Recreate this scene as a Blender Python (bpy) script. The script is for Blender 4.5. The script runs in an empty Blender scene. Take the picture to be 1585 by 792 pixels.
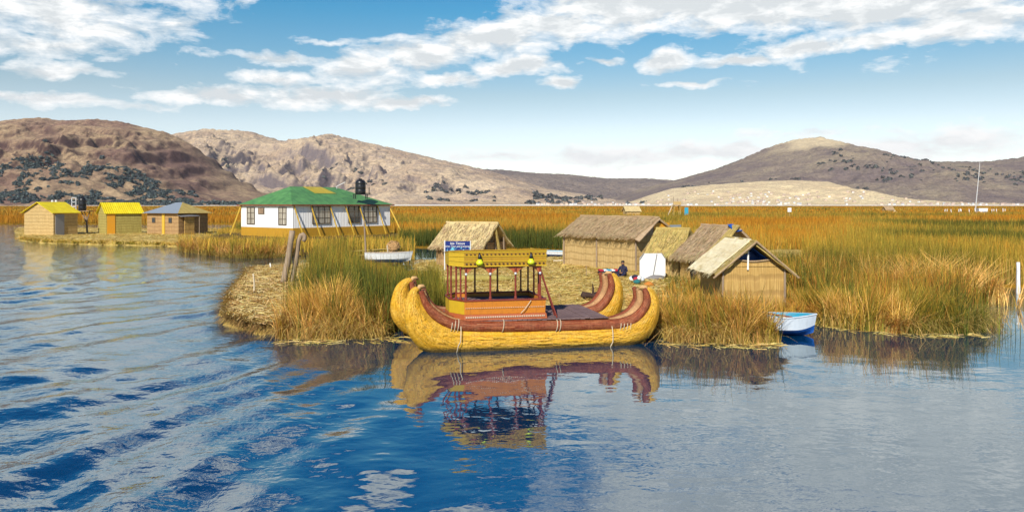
import bpy, bmesh, math, random
import numpy as np
from mathutils import Vector, Matrix
random.seed(7); RNG = np.random.default_rng(11)
PI = math.pi
sc = bpy.context.scene
COL = sc.collection
F, CX, HY, H = 1200.0, 792.5, 317.0, 4.2

def at(px, Y): return (px-CX)/F*Y
def zz(py, Y): return H-(py-HY)/F*Y
def G(px, py, z=0.0):
    Y = F*(H-z)/(py-HY); return (at(px, Y), Y)
def Gp(pts, z=0.0): return [G(a, b, z) for a, b in pts]

# ------------------------------------------------------------------ noise
def vnoise(x, y, seed=0):
    xi = np.floor(x).astype(np.int64); yi = np.floor(y).astype(np.int64)
    xf = x-xi; yf = y-yi
    def h(a, b):
        n = (a*374761393+b*668265263+seed*974711) & 0x7fffffff
        n = ((n ^ (n >> 13))*1274126177) & 0x7fffffff
        n = (n ^ (n >> 16)) & 0xffff
        return n/65535.0
    u = xf*xf*xf*(xf*(xf*6-15)+10); v = yf*yf*yf*(yf*(yf*6-15)+10)
    return (h(xi, yi)*(1-u)+h(xi+1, yi)*u)*(1-v)+(h(xi, yi+1)*(1-u)+h(xi+1, yi+1)*u)*v
def fbm(x, y, octv=5, seed=0, ridged=False, gain=.5):
    x = np.asarray(x, float); y = np.asarray(y, float)
    s = 0; a = 1; t = 0; cs, sn = math.cos(.6), math.sin(.6)
    for i in range(octv):
        n = vnoise(x, y, seed+i*17)
        if ridged: n = 1-np.abs(2*n-1)
        s = s+a*n; t += a; a *= gain
        x, y = (x*cs-y*sn)*2.03+13.1, (x*sn+y*cs)*2.03+7.7
    return s/t
def inpoly(x, y, poly):
    r = np.zeros(x.shape, bool); n = len(poly)
    for i in range(n):
        x1, y1 = poly[i]; x2, y2 = poly[(i+1) % n]
        if y1 == y2: continue
        c = ((y1 > y) != (y2 > y)) & (x < (x2-x1)*(y-y1)/(y2-y1)+x1)
        r ^= c
    return r
def dpoly(x, y, poly):
    d = np.full(x.shape, 1e9); n = len(poly)
    for i in range(n):
        x1, y1 = poly[i]; x2, y2 = poly[(i+1) % n]
        dx, dy = x2-x1, y2-y1; L = dx*dx+dy*dy+1e-12
        t = np.clip(((x-x1)*dx+(y-y1)*dy)/L, 0, 1)
        d = np.minimum(d, np.hypot(x-x1-t*dx, y-y1-t*dy))
    return np.where(inpoly(x, y, poly), d, -d)

# ------------------------------------------------------------------ materials
class NT:
    def __init__(s, name, world=False):
        if world:
            s.o = bpy.data.worlds.new(name)
        else:
            s.o = bpy.data.materials.new(name)
        s.o.use_nodes = True; s.t = s.o.node_tree; s.t.nodes.clear()
    def n(s, typ, ins=None, **kw):
        nd = s.t.nodes.new(typ)
        for k, v in kw.items(): setattr(nd, k, v)
        for k, v in (ins or {}).items():
            sk = nd.inputs[k]
            if isinstance(v, bpy.types.NodeSocket): s.t.links.new(v, sk)
            else: sk.default_value = v
        return nd
    def m(s, op, a, b=0.0, c=0.0, clamp=False):
        return s.n('ShaderNodeMath', {0: a, 1: b, 2: c}, operation=op, use_clamp=clamp).outputs[0]
    def vm(s, op, a, b=(0, 0, 0)):
        return s.n('ShaderNodeVectorMath', {0: a, 1: b}, operation=op)
    def mix(s, f, a, b, mode='MIX'):
        nd = s.n('ShaderNodeMix', data_type='RGBA', blend_type=mode)
        for i, v in ((0, f), (6, a), (7, b)):
            if isinstance(v, bpy.types.NodeSocket): s.t.links.new(v, nd.inputs[i])
            else: nd.inputs[i].default_value = v if not isinstance(v, tuple) or len(v) == 4 else (*v, 1)
        return nd.outputs[2]
    def ramp(s, f, stops):
        nd = s.n('ShaderNodeValToRGB', {0: f}); e = nd.color_ramp.elements
        while len(e) < len(stops): e.new(.5)
        for i, (p, c) in enumerate(stops):
            e[i].position = p; e[i].color = (*c, 1) if isinstance(c, tuple) else (c, c, c, 1)
        return nd.outputs[0]
    def noise(s, vec, scale, detail=4, rough=.55, dist=0.0):
        return s.n('ShaderNodeTexNoise', {'Vector': vec, 'Scale': scale, 'Detail': detail, 'Roughness': rough, 'Distortion': dist}).outputs[0]
    def co(s, which='Object', scale=(1, 1, 1)):
        tc = s.n('ShaderNodeTexCoord').outputs[which]
        return s.n('ShaderNodeMapping', {'Vector': tc, 'Scale': scale}).outputs[0]
    def bsdf(s, col, rough=.8, bump=None, bstr=.3, bdist=.02, spec=.3, metal=0.0):
        p = s.n('ShaderNodeBsdfPrincipled')
        for k, v in (('Base Color', col), ('Roughness', rough), ('Specular IOR Level', spec), ('Metallic', metal)):
            if isinstance(v, bpy.types.NodeSocket): s.t.links.new(v, p.inputs[k])
            else: p.inputs[k].default_value = (*v, 1) if isinstance(v, tuple) and len(v) == 3 else v
        if bump is not None:
            b = s.n('ShaderNodeBump', {'Height': bump, 'Strength': bstr, 'Distance': bdist})
            s.t.links.new(b.outputs[0], p.inputs['Normal'])
        s.out(p.outputs[0]); return p
    def out(s, sh, kind='Surface'):
        o = s.n('ShaderNodeOutputMaterial' if isinstance(s.o, bpy.types.Material) else 'ShaderNodeOutputWorld')
        s.t.links.new(sh, o.inputs[kind])

def paint(name, c, rough=.55, var=.18, scale=3.0, dirt=(.25, .2, .12), dirtamt=.25, bump=.1, spec=.4, metal=0.0):
    t = NT(name); v = t.co()
    a = t.noise(v, scale, 6, .6); b = t.noise(t.co('Object', (1, 1, .25)), scale*3, 5, .65)
    c1 = t.mix(t.m('MULTIPLY', a, var*2, clamp=True), c, tuple(x*.6 for x in c))
    c2 = t.mix(t.m('MULTIPLY', t.ramp(b, [(.5, 0.0), (.75, 1.0)]), dirtamt), c1, dirt)
    t.bsdf(c2, rough, b, bump, .01, spec, metal); return t.o

def reedwall(name, ca, cb, cd, band=.42, s=28):
    t = NT(name)
    st = t.noise(t.co('Object', (s, s, .7)), 1.0, 4, .7)
    big = t.noise(t.co('Object', (.9, .9, 1.4)), 1.3, 4, .6)
    mid = t.noise(t.co('Object', (5, 5, 1.2)), 1.0, 3, .6)
    g = t.n('ShaderNodeSeparateXYZ', {0: t.co()}).outputs[2]
    wob = t.m('MULTIPLY', t.noise(t.co('Object', (2.5, 2.5, .5)), 1.0, 3), .3)
    ph = t.m('MULTIPLY', t.m('ADD', g, wob), 2*PI/band)
    bl = t.ramp(t.m('MULTIPLY_ADD', t.m('SINE', ph), .5, .5), [(.62, 0.0), (1.0, 1.0)])
    c = t.mix(t.ramp(st, [(.38, 0.0), (.62, 1.0)]), tuple(x*.8 for x in cb), ca)
    c = t.mix(t.m('MULTIPLY', t.ramp(mid, [(.4, 0.0), (.75, 1.0)]), .5), c, cd)
    c = t.mix(t.m('MULTIPLY', t.ramp(big, [(.35, 0.0), (.7, 1.0)]), .45), c, cb)
    c = t.mix(t.m('MULTIPLY', bl, .42), c, tuple(x*.8 for x in cd))
    hgt = t.m('ADD', st, t.m('MULTIPLY', bl, -.7))
    t.bsdf(c, .85, hgt, .8, .03, .15); return t.o

def thatch(name, ca, cb, cd, axis=0, s=30):
    t = NT(name)
    sx = [.8, .8, .8]; sx[axis] = s
    st = t.noise(t.co('Object', tuple(sx)), 1.0, 5, .7)
    sy = [.5, .5, .5]; sy[axis] = s*.2
    st2 = t.noise(t.co('Object', tuple(sy)), 1.0, 4, .7)
    big = t.noise(t.co('Object', (1, 1, 1)), 1.5, 5, .65)
    c = t.mix(t.ramp(st, [(.3, 0.0), (.7, 1.0)]), cb, ca)
    c = t.mix(t.m('MULTIPLY', t.ramp(st2, [(.45, 0.0), (.7, 1.0)]), .5), c, cd)
    c = t.mix(t.m('MULTIPLY', t.ramp(big, [(.4, 0.0), (.7, 1.0)]), .5), c, cd)
    t.bsdf(c, .9, t.m('ADD', st, t.m('MULTIPLY', st2, 1.5)), .8, .03, .1); return t.o

def vcol_mat(name, rough=.7, trans=.25, spec=.25):
    t = NT(name)
    a = t.n('ShaderNodeAttribute', attribute_name='Col').outputs[0]
    d = t.n('ShaderNodeBsdfPrincipled', {'Base Color': a, 'Roughness': rough, 'Specular IOR Level': spec})
    tr = t.n('ShaderNodeBsdfTranslucent', {0: a})
    mx = t.n('ShaderNodeMixShader', {0: trans, 1: d.outputs[0], 2: tr.outputs[0]})
    t.out(mx.outputs[0]); return t.o

M = {}
M['reed'] = vcol_mat('reed_blades')
M['straw'] = vcol_mat('straw_blades', .6, .1)
M['wall_gold'] = reedwall('mat_wall_gold', (.66, .49, .23), (.46, .31, .12), (.38, .25, .10))
M['wall_warm'] = reedwall('mat_wall_warm', (.62, .42, .15), (.44, .27, .08), (.34, .20, .07), band=.62, s=22)
M['wall_green'] = reedwall('mat_wall_green', (.52, .44, .14), (.32, .27, .07), (.30, .22, .07), band=.33)
M['wall_brown'] = reedwall('mat_wall_brown', (.50, .34, .16), (.33, .20, .09), (.28, .16, .08), band=.5)
M['thatch_tan'] = thatch('thatch_tan', (.50, .37, .21), (.32, .22, .12), (.24, .16, .10))
M['thatch_cream'] = thatch('thatch_cream', (.66, .55, .30), (.50, .38, .17), (.40, .28, .12))
M['thatch_grey'] = thatch('thatch_grey', (.56, .42, .26), (.36, .25, .15), (.24, .16, .10))
M['thatch_pale'] = thatch('thatch_pale', (.90, .83, .60), (.78, .68, .42), (.62, .48, .24))
M['thatch_yellow'] = thatch('thatch_yellowish', (.56, .44, .15), (.36, .26, .08), (.26, .18, .06))
M['wood'] = thatch('old_wood', (.42, .30, .19), (.25, .17, .11), (.16, .11, .08), axis=0, s=14)
M['pole'] = thatch('grey_pole_wood', (.40, .31, .22), (.26, .19, .13), (.17, .12, .08), axis=0, s=20)
M['deckwood'] = thatch('purple_deck_wood', (.27, .19, .18), (.17, .11, .11), (.10, .065, .07), axis=1, s=9)
M['white'] = paint('white_paint', (.80, .80, .78), .6, .05, 2, (.5, .45, .38), .2)
M['whiteboat'] = paint('white_boat_paint', (.74, .76, .74), .5, .1, 4, (.30, .24, .15), .5)
M['siding'] = None
M['yellow'] = paint('yellow_paint', (.62, .40, .045), .5, .12, 3, (.35, .22, .07), .3)
M['ochre'] = paint('ochre_skirt_paint', (.50, .27, .02), .6, .25, 2, (.25, .14, .04), .4)
M['orange'] = paint('orange_door_paint', (.70, .32, .02), .5, .1)
M['greydoor'] = paint('grey_door_paint', (.27, .27, .28), .5, .15)
M['maroon'] = paint('maroon_paint', (.22, .035, .02), .45, .25, 5, (.1, .03, .02), .4)
M['brownwood'] = paint('brown_post_paint', (.20, .09, .035), .55, .25, 5)
M['black'] = paint('black_plastic', (.012, .013, .016), .35, .2, 3, (.08, .07, .06), .3)
M['steel'] = paint('white_steel', (.62, .64, .66), .4, .1)
M['lime'] = paint('lime_shade', (.62, .72, .02), .35, .1)
M['rope'] = paint('pale_rope', (.62, .52, .36), .9, .3, 20)
M['navy'] = paint('navy_cloth', (.012, .014, .05), .9, .2)
M['skin'] = paint('brown_skin', (.30, .15, .09), .6, .05, 3, (.3, .15, .09), 0)
M['hair'] = paint('black_hair', (.008, .007, .007), .5, .1)
M['red'] = paint('red_cloth', (.45, .02, .04), .9, .2)
M['cyan'] = paint('cyan_paint', (.03, .33, .50), .5, .15, 4, (.2, .3, .3), .3)
M['teal'] = paint('teal_cloth', (.02, .16, .17), .9, .2)
M['blue'] = paint('deep_blue_paint', (.012, .10, .42), .4, .15, 4, (.05, .1, .2), .3)
M['paleblue'] = paint('pale_blue_white_paint', (.62, .70, .78), .45, .1, 4, (.35, .36, .36), .35)
M['tarp'] = paint('blue_tarp', (.012, .09, .40), .4, .3, 5, (.01, .03, .15), .6, .5)
M['tin'] = paint('blue_grey_tin', (.30, .35, .40), .45, .2, 2, (.2, .18, .15), .4, .2, .5, .2)
M['greytarp'] = paint('grey_tarp', (.20, .19, .19), .7, .3, 4)
M['darkclay'] = paint('dark_brown_reed', (.045, .022, .015), .85, .3, 12)
M['orangecloth'] = paint('orange_cloth', (.55, .20, .03), .85, .25, 6)
M['darkframe'] = paint('dark_window_frame', (.10, .075, .055), .6, .2)
M['tan'] = paint('tan_bundle', (.62, .38, .16), .8, .3, 5, (.3, .13, .05), .5)
M['shadein'] = paint('interior_shade', (.02, .014, .01), .9, .2)  # near-black for flat doorway panels; the shade inside is put into the colour
t = NT('window_glass'); t.bsdf((.05, .06, .07), .08, spec=.8); M['glass'] = t.o
t = NT('curtain_glass'); c = t.ramp(t.noise(t.co('Object', (6, 6, .4)), 1.0, 2), [(.35, (.22, .20, .16)), (.65, (.50, .46, .38))]); t.bsdf(c, .15, spec=.7); M['curtain'] = t.o

# vertical siding (white) on house
t = NT('white_siding')
sx = t.n('ShaderNodeSeparateXYZ', {0: t.co()})
wv = t.m('SINE', t.m('MULTIPLY', t.m('ADD', sx.outputs[0], sx.outputs[1]), 2*PI/.22))
n_ = t.noise(t.co('Object', (2, 2, .4)), 1.2, 5)
t.bsdf(t.mix(t.ramp(n_, [(.45, 0.0), (.8, .5)]), (.85, .85, .84), (.66, .64, .60)), .5, wv, .3, .03, .3); M['siding'] = t.o
def corrug(name, ca, cb, axis=0, per=.25):
    t = NT(name)
    s3 = t.n('ShaderNodeSeparateXYZ', {0: t.co()})
    wv = t.m('SINE', t.m('MULTIPLY', s3.outputs[axis], 2*PI/per))
    a = t.noise(t.co('Object', (1, 1, 1)), 1.1, 6, .65); b = t.noise(t.co('Object', (.6, 3, 3) if axis else (3, .6, .6)), 1.0, 5, .7)
    c = t.mix(t.ramp(a, [(.35, 0.0), (.65, 1.0)]), ca, cb)
    c = t.mix(t.m('MULTIPLY', t.ramp(b, [(.5, 0.0), (.8, 1.0)]), .5), c, tuple(min(1, x*1.7+.06) for x in ca))
    t.bsdf(c, .5, wv, .7, .03, .4); return t.o
M['greenroof'] = corrug('green_tin_roof', (.10, .27, .075), (.05, .16, .05))
M['yellowroof'] = corrug('yellow_tin_roof', (.80, .64, .01), (.66, .50, .008))
M['roofpatch'] = corrug('yellow_roof_patch', (.50, .38, .03), (.38, .30, .03))

# boat reeds with UV (u = metres along, v = 0..1 round)
def bundle_mat(name, ca, cb, cd, ring=.09, ringamt=.4):
    t = NT(name)
    uv = t.n('ShaderNodeTexCoord').outputs['UV']
    v1 = t.n('ShaderNodeMapping', {'Vector': uv, 'Scale': (1.6, 60, 1)}).outputs[0]
    fib = t.noise(v1, 1.0, 4, .7)
    patch = t.noise(t.co('Object', (1, 1, 1)), 3.0, 5, .65)
    fine = t.noise(t.co('Object', (1, 1, 1)), 40.0, 3, .7)
    s = t.n('ShaderNodeSeparateXYZ', {0: uv}); u = t.m('ADD', s.outputs[0], t.m('MULTIPLY', patch, .05))
    rg = t.m('MULTIPLY_ADD', t.m('SINE', t.m('MULTIPLY', u, 2*PI/ring)), .5, .5)
    rr = t.ramp(rg, [(.7, 0.0), (1.0, 1.0)])
    c = t.mix(t.ramp(fib, [(.3, 0.0), (.7, 1.0)]), cb, ca)
    c = t.mix(t.ramp(patch, [(.4, 0.0), (.72, .7)]), c, cd)
    c = t.mix(t.m('MULTIPLY', rr, ringamt), c, tuple(x*.55 for x in cb))
    c = t.mix(t.ramp(fine, [(.48, 0.0), (.66, .55)]), c, tuple(min(1, x*1.35+.035) for x in ca))
    c = t.mix(t.ramp(t.noise(t.n('ShaderNodeMapping', {'Vector': uv, 'Scale': (3.0, 9, 1)}).outputs[0], 1.6, 5, .75), [(.42, .0), (.6, .6)]), c, tuple(x*.6 for x in cb))
    z = t.n('ShaderNodeSeparateXYZ', {0: t.n('ShaderNodeNewGeometry').outputs['Position']}).outputs[2]
    wet = t.ramp(t.m('ADD', z, t.m('MULTIPLY', patch, .12)), [(.13, 1.0), (.24, 0.0)])
    c = t.mix(t.m('MULTIPLY', wet, .85), c, (.035, .03, .015))
    t.bsdf(c, .6, t.m('SUBTRACT', fib, t.m('MULTIPLY', rr, .18)), .9, .02, .3); return t.o
M['hull'] = bundle_mat('yellow_reed_bundle', (.73, .405, .016), (.54, .27, .010), (.70, .46, .11), .085, .18)
M['roll'] = bundle_mat('maroon_reed_bundle', (.30, .062, .018), (.15, .028, .01), (.42, .20, .09), .10, .22)
M['tanroll'] = bundle_mat('tan_reed_bundle', (.60, .38, .17), (.42, .22, .09), (.34, .12, .05), .11, .2)

def ground_mat(name, stops, scale=.5, bump=.6, bd=.05, coord=(1, 1, 1), rough=.95):
    t = NT(name)
    a = t.noise(t.co('Object', coord), scale, 8, .65); b = t.noise(t.co(), scale*12, 6, .7)
    f = t.m('MULTIPLY_ADD', b, .45, t.m('MULTIPLY', a, .6))
    t.bsdf(t.ramp(f, stops), rough, b, bump, bd, .1); return t.o
M['strawland'] = ground_mat('straw_ground', [(.35, (.28, .18, .04)), (.5, (.50, .35, .09)), (.66, (.68, .51, .18))], 1.2)
M['bank'] = ground_mat('dark_reed_bank', [(.35, (.05, .03, .012)), (.55, (.14, .09, .03)), (.7, (.26, .17, .06))], 1.0)
M['marsh'] = ground_mat('marsh_reed_mat', [(.36, (.10, .075, .01)), (.5, (.24, .13, .01)), (.64, (.36, .19, .012))], .04, .8, .5, (1, .25, 1))
M['plain'] = ground_mat('pale_shore', [(.35, (.62, .56, .44)), (.5, (.78, .72, .60)), (.65, (.86, .83, .74))], .004, .3, 2)

# ------------------------------------------------------------------ mesh helpers
def tag(o, label=None, cat=None, group=None, kind=None):
    for k, v in (('label', label), ('category', cat), ('group', group), ('kind', kind)):
        if v: o[k] = v
    return o
def empty(name, loc=(0, 0, 0), rz=0.0, label=None, cat=None, group=None):
    o = bpy.data.objects.new(name, None); COL.objects.link(o); o.location = loc; o.rotation_euler = (0, 0, rz)
    o.empty_display_size = .2
    return tag(o, label, cat, group)
def link(name, me, mat, parent=None, smooth=False):
    o = bpy.data.objects.new(name, me); COL.objects.link(o)
    if mat is not None and not me.materials: me.materials.append(mat)
    if smooth: me.shade_smooth()
    if parent is not None: o.parent = parent
    return o
class MB:
    def __init__(s): s.v = []; s.f = []; s.uv = []; s.hasuv = False
    def add(s, vs, fs, uvs=None):
        b = len(s.v); s.v += [tuple(v) for v in vs]; s.f += [tuple(b+i for i in f) for f in fs]
        s.uv += uvs if uvs else [(0, 0)]*len(vs)
        if uvs: s.hasuv = True
        return s
    def box(s, lo, hi, M4=None):
        x0, y0, z0 = lo; x1, y1, z1 = hi
        vs = [(x0, y0, z0), (x1, y0, z0), (x1, y1, z0), (x0, y1, z0), (x0, y0, z1), (x1, y0, z1), (x1, y1, z1), (x0, y1, z1)]
        if M4 is not None: vs = [M4 @ Vector(v) for v in vs]
        return s.add(vs, [(0, 3, 2, 1), (4, 5, 6, 7), (0, 1, 5, 4), (1, 2, 6, 5), (2, 3, 7, 6), (3, 0, 4, 7)])
    def cbox(s, c, d, M4=None):
        return s.box([c[i]-d[i]/2 for i in range(3)], [c[i]+d[i]/2 for i in range(3)], M4)
    def bar(s, a, b, w, h=None):
        a = Vector(a); b = Vector(b); h = h or w; z = (b-a).normalized(); up = Vector((0, 0, 1)) if abs(z.z) < .95 else Vector((0, 1, 0))
        x = z.cross(up).normalized(); y = x.cross(z)
        vs = [p+x*sx*w/2+y*sy*h/2 for p in (a, b) for sx, sy in ((-1, -1), (1, -1), (1, 1), (-1, 1))]
        return s.add(vs, [(3, 2, 1, 0), (4, 5, 6, 7), (0, 1, 5, 4), (1, 2, 6, 5), (2, 3, 7, 6), (3, 0, 4, 7)])
    def tube(s, pts, rad, n=10, cap=True, sy=1.0, wob=0.0):
        pts = [Vector(p) for p in pts]; k = len(pts); rad = [rad]*k if not hasattr(rad, '__len__') else rad
        tang = [(pts[min(i+1, k-1)]-pts[max(i-1, 0)]).normalized() for i in range(k)]
        x = None; vs = []; uv = []; L = 0
        for i in range(k):
            z = tang[i]
            if x is None:
                x = z.cross(Vector((0, 0, 1)) if abs(z.z) < .9 else Vector((0, 1, 0))).normalized()
            else: x = (x-z*x.dot(z)).normalized()
            y = z.cross(x)
            if i: L += (pts[i]-pts[i-1]).length
            for j in range(n+1):
                a = 2*PI*j/n; r = rad[i]*(1+(wob*math.sin(3*a+L*4)+wob*math.sin(L*9+a) if wob else 0))
                vs.append(pts[i]+x*math.cos(a)*r+y*math.sin(a)*r*sy); uv.append((L, j/n))
        fs = [(i*(n+1)+j, i*(n+1)+j+1, (i+1)*(n+1)+j+1, (i+1)*(n+1)+j) for i in range(k-1) for j in range(n)]
        s.add(vs, fs, uv)
        if cap:
            s.add([pts[0]]+vs[:n+1], [(0, j+2, j+1) for j in range(n)], [(0, 0)]*(n+2))
            s.add([pts[-1]]+vs[-(n+1):], [(0, j+1, j+2) for j in range(n)], [(L, 0)]*(n+2))
        return s
    def lathe(s, prof, c=(0, 0, 0), n=14):
        vs = []; fs = []
        for r, z in prof:
            for j in range(n):
                a = 2*PI*j/n; vs.append((c[0]+r*math.cos(a), c[1]+r*math.sin(a), c[2]+z))
        for i in range(len(prof)-1):
            for j in range(n): fs.append((i*n+j, i*n+(j+1) % n, (i+1)*n+(j+1) % n, (i+1)*n+j))
        fs.append(tuple(range(n))[::-1]); fs.append(tuple((len(prof)-1)*n+j for j in range(n)))
        return s.add(vs, fs)
    def prism(s, poly, z0, z1):
        n = len(poly); vs = [(x, y, z0) for x, y in poly]+[(x, y, z1) for x, y in poly]
        return s.add(vs, [tuple(range(n))[::-1], tuple(range(n, 2*n))]+[(i, (i+1) % n, n+(i+1) % n, n+i) for i in range(n)])
    def slab(s, q, th, nu=8, nv=8, sag=0.0, jit=0.0, seed=0, edge=0.0):
        """curved solid sheet over quad q=(p00,p10,p11,p01), thickness th downward"""
        r = random.Random(seed); p = [Vector(a) for a in q]; top = []
        nrm = (p[1]-p[0]).cross(p[3]-p[0]).normalized()
        if nrm.z < 0: nrm = -nrm
        for j in range(nv+1):
            for i in range(nu+1):
                u, v = i/nu, j/nv
                a = p[0].lerp(p[1], u).lerp(p[3].lerp(p[2], u), v)
                a = a-nrm*sag*math.sin(PI*u)*math.sin(PI*v)+nrm*r.uniform(-jit, jit)
                if edge and v == 0: a = a+(p[0]-p[3]).normalized()*r.uniform(-edge, edge)
                if edge and u in (0, 1): a = a+(p[1]-p[0]).normalized()*r.uniform(-edge, edge)*.6
                top.append(a)
        k = len(top); vs = top+[a-nrm*th for a in top]; W = nu+1; fs = []
        for j in range(nv):
            for i in range(nu):
                a = j*W+i; fs.append((a, a+1, a+W+1, a+W)); fs.append((k+a+W, k+a+W+1, k+a+1, k+a))
        for i in range(nu):
            fs.append((i+1, i, k+i, k+i+1)); a = nv*W+i; fs.append((a, a+1, k+a+1, k+a))
        for j in range(nv):
            a = j*W; fs.append((a, a+W, k+a+W, k+a)); a = j*W+nu; fs.append((a+W, a, k+a, k+a+W))
        return s.add(vs, fs)
    def build(s, name, mat, parent=None, smooth=False, bevel=0.0):
        me = bpy.data.meshes.new(name); me.from_pydata(s.v, [], s.f)
        if s.hasuv:
            l = me.uv_layers.new(name='UVMap'); idx = np.empty(len(me.loops), np.int32); me.loops.foreach_get('vertex_index', idx)
            l.data.foreach_set('uv', np.array(s.uv, np.float32)[idx].ravel())
        me.update()
        bm = bmesh.new(); bm.from_mesh(me)
        if s.hasuv or smooth: bmesh.ops.remove_doubles(bm, verts=bm.verts, dist=1e-5)
        bmesh.ops.recalc_face_normals(bm, faces=bm.faces)
        bm.to_mesh(me); bm.free()
        o = link(name, me, mat, parent, smooth)
        if bevel:
            b = o.modifiers.new('bevel', 'BEVEL'); b.width = bevel; b.segments = 2; b.limit_method = 'ANGLE'
        return o

def npmesh(name, V, Fq, mat, col=None, parent=None, smooth=False):
    me = bpy.data.meshes.new(name); V = np.asarray(V, np.float32); Fq = np.asarray(Fq, np.int32)
    me.vertices.add(len(V)); me.vertices.foreach_set('co', V.ravel())
    k = Fq.shape[1]; me.loops.add(Fq.size); me.loops.foreach_set('vertex_index', Fq.ravel())
    me.polygons.add(len(Fq)); me.polygons.foreach_set('loop_start', np.arange(0, Fq.size, k, dtype=np.int32))
    me.update(calc_edges=True)
    if col is not None:
        a = me.color_attributes.new('Col', 'FLOAT_COLOR', 'POINT')
        c = np.ones((len(V), 4), np.float32); c[:, :3] = col; a.data.foreach_set('color', c.ravel())
    return link(name, me, mat, parent, smooth)

def blades(P, h, w, lean, droop, col, tipcol=None, segs=3, az=None, face=None):
    """P (N,3) base; h height; w width; lean horizontal fraction at tip; droop 0..1 bends tip down"""
    N = len(P); az = RNG.uniform(0, 2*PI, N) if az is None else az
    face = RNG.uniform(0, PI, N) if face is None else face
    lx, ly = np.cos(az), np.sin(az); sx, sy = np.cos(face), np.sin(face)
    V = np.empty((N, segs+1, 2, 3)); C = np.empty((N, segs+1, 2, 3))
    tipcol = col if tipcol is None else tipcol
    for i in range(segs+1):
        t = i/segs
        off = lean*h*t**1.7
        z = h*t*(1-droop*t*t)
        ww = w*(1-.85*t**1.5)
        for k, sg in ((0, -.5), (1, .5)):
            V[:, i, k, 0] = P[:, 0]+lx*off+sx*ww*sg
            V[:, i, k, 1] = P[:, 1]+ly*off+sy*ww*sg
            V[:, i, k, 2] = P[:, 2]+z
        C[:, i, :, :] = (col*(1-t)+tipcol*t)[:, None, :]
    b = np.arange(N)[:, None]*((segs+1)*2)
    q = np.concatenate([np.stack([b[:, 0]+2*i, b[:, 0]+2*i+1, b[:, 0]+2*i+3, b[:, 0]+2*i+2], 1) for i in range(segs)])
    return V.reshape(-1, 3), q, C.reshape(-1, 3)
def merge(parts):
    Vs, Qs, Cs = [], [], []; n = 0
    for V, Q, C in parts: Vs.append(V); Qs.append(Q+n); Cs.append(C); n += len(V)
    return np.concatenate(Vs), np.concatenate(Qs), np.concatenate(Cs)
EXCL = []   # footprints kept clear of reeds
def sample(poly, N, excl=True):
    p = np.array(poly); lo, hi = p.min(0), p.max(0); xs = []; ys = []; got = 0
    while got < N:
        x = RNG.uniform(lo[0], hi[0], N*2); y = RNG.uniform(lo[1], hi[1], N*2)
        k = inpoly(x, y, poly)
        if excl:
            for e in EXCL: k &= ~inpoly(x, y, e)
        xs.append(x[k]); ys.append(y[k]); got += k.sum()
        if k.sum() == 0: break
    return np.concatenate(xs)[:N], np.concatenate(ys)[:N]
GREEN = np.array([.075, .10, .016]); OLIVE = np.array([.25, .225, .03]); OCHRE = np.array([.46, .32, .05])  # green is darkened so the reeds' shadow zones are painted into it
ORNG = np.array([.43, .215, .018]); DRY = np.array([.66, .46, .16]); RUST = np.array([.30, .13, .03])
def colmix(stops, t):
    t = np.clip(t, 0, 1)*(len(stops)-1); i = np.minimum(t.astype(int), len(stops)-2); f = (t-i)[:, None]
    S = np.array(stops); return S[i]*(1-f)+S[i+1]*f
def jitter(c, a=.25): return c*np.exp(RNG.normal(0, a, (len(c), 1)))*(1+RNG.normal(0, .06, c.shape))

def land(name, poly, h, mat, res=.35, ew=1.2, z0=-.4, rough=.08, seed=1, base=0.0):
    p = np.array(poly); lo, hi = p.min(0)-1.5, p.max(0)+1.5
    nx = max(6, int((hi[0]-lo[0])/res)); ny = max(6, int((hi[1]-lo[1])/res))
    X, Y = np.meshgrid(np.linspace(lo[0], hi[0], nx), np.linspace(lo[1], hi[1], ny))
    wobx = (fbm(X*.9, Y*.9, 3, seed)-.5)*1.2
    d = dpoly(X.ravel(), Y.ravel(), poly).reshape(X.shape)+wobx*min(1, ew)
    t = np.clip((d+.25)/ew, 0, 1); s = np.sin(t*PI/2)
    Z = z0+(h-z0)*s+(fbm(X*1.7, Y*1.7, 4, seed+3)-.5)*2*rough*s+(fbm(X*6, Y*6, 2, seed+5)-.5)*rough*s+base
    V = np.stack([X, Y, Z], -1).reshape(-1, 3)
    i, j = np.meshgrid(np.arange(nx-1), np.arange(ny-1)); a = (j*nx+i).ravel()
    Q = np.stack([a, a+1, a+nx+1, a+nx], 1)
    keep = (d.ravel()[Q].max(1) > -.6); Q = Q[keep]
    o = npmesh(name, V, Q, mat, smooth=True); tag(o, kind='structure'); return o

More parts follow.
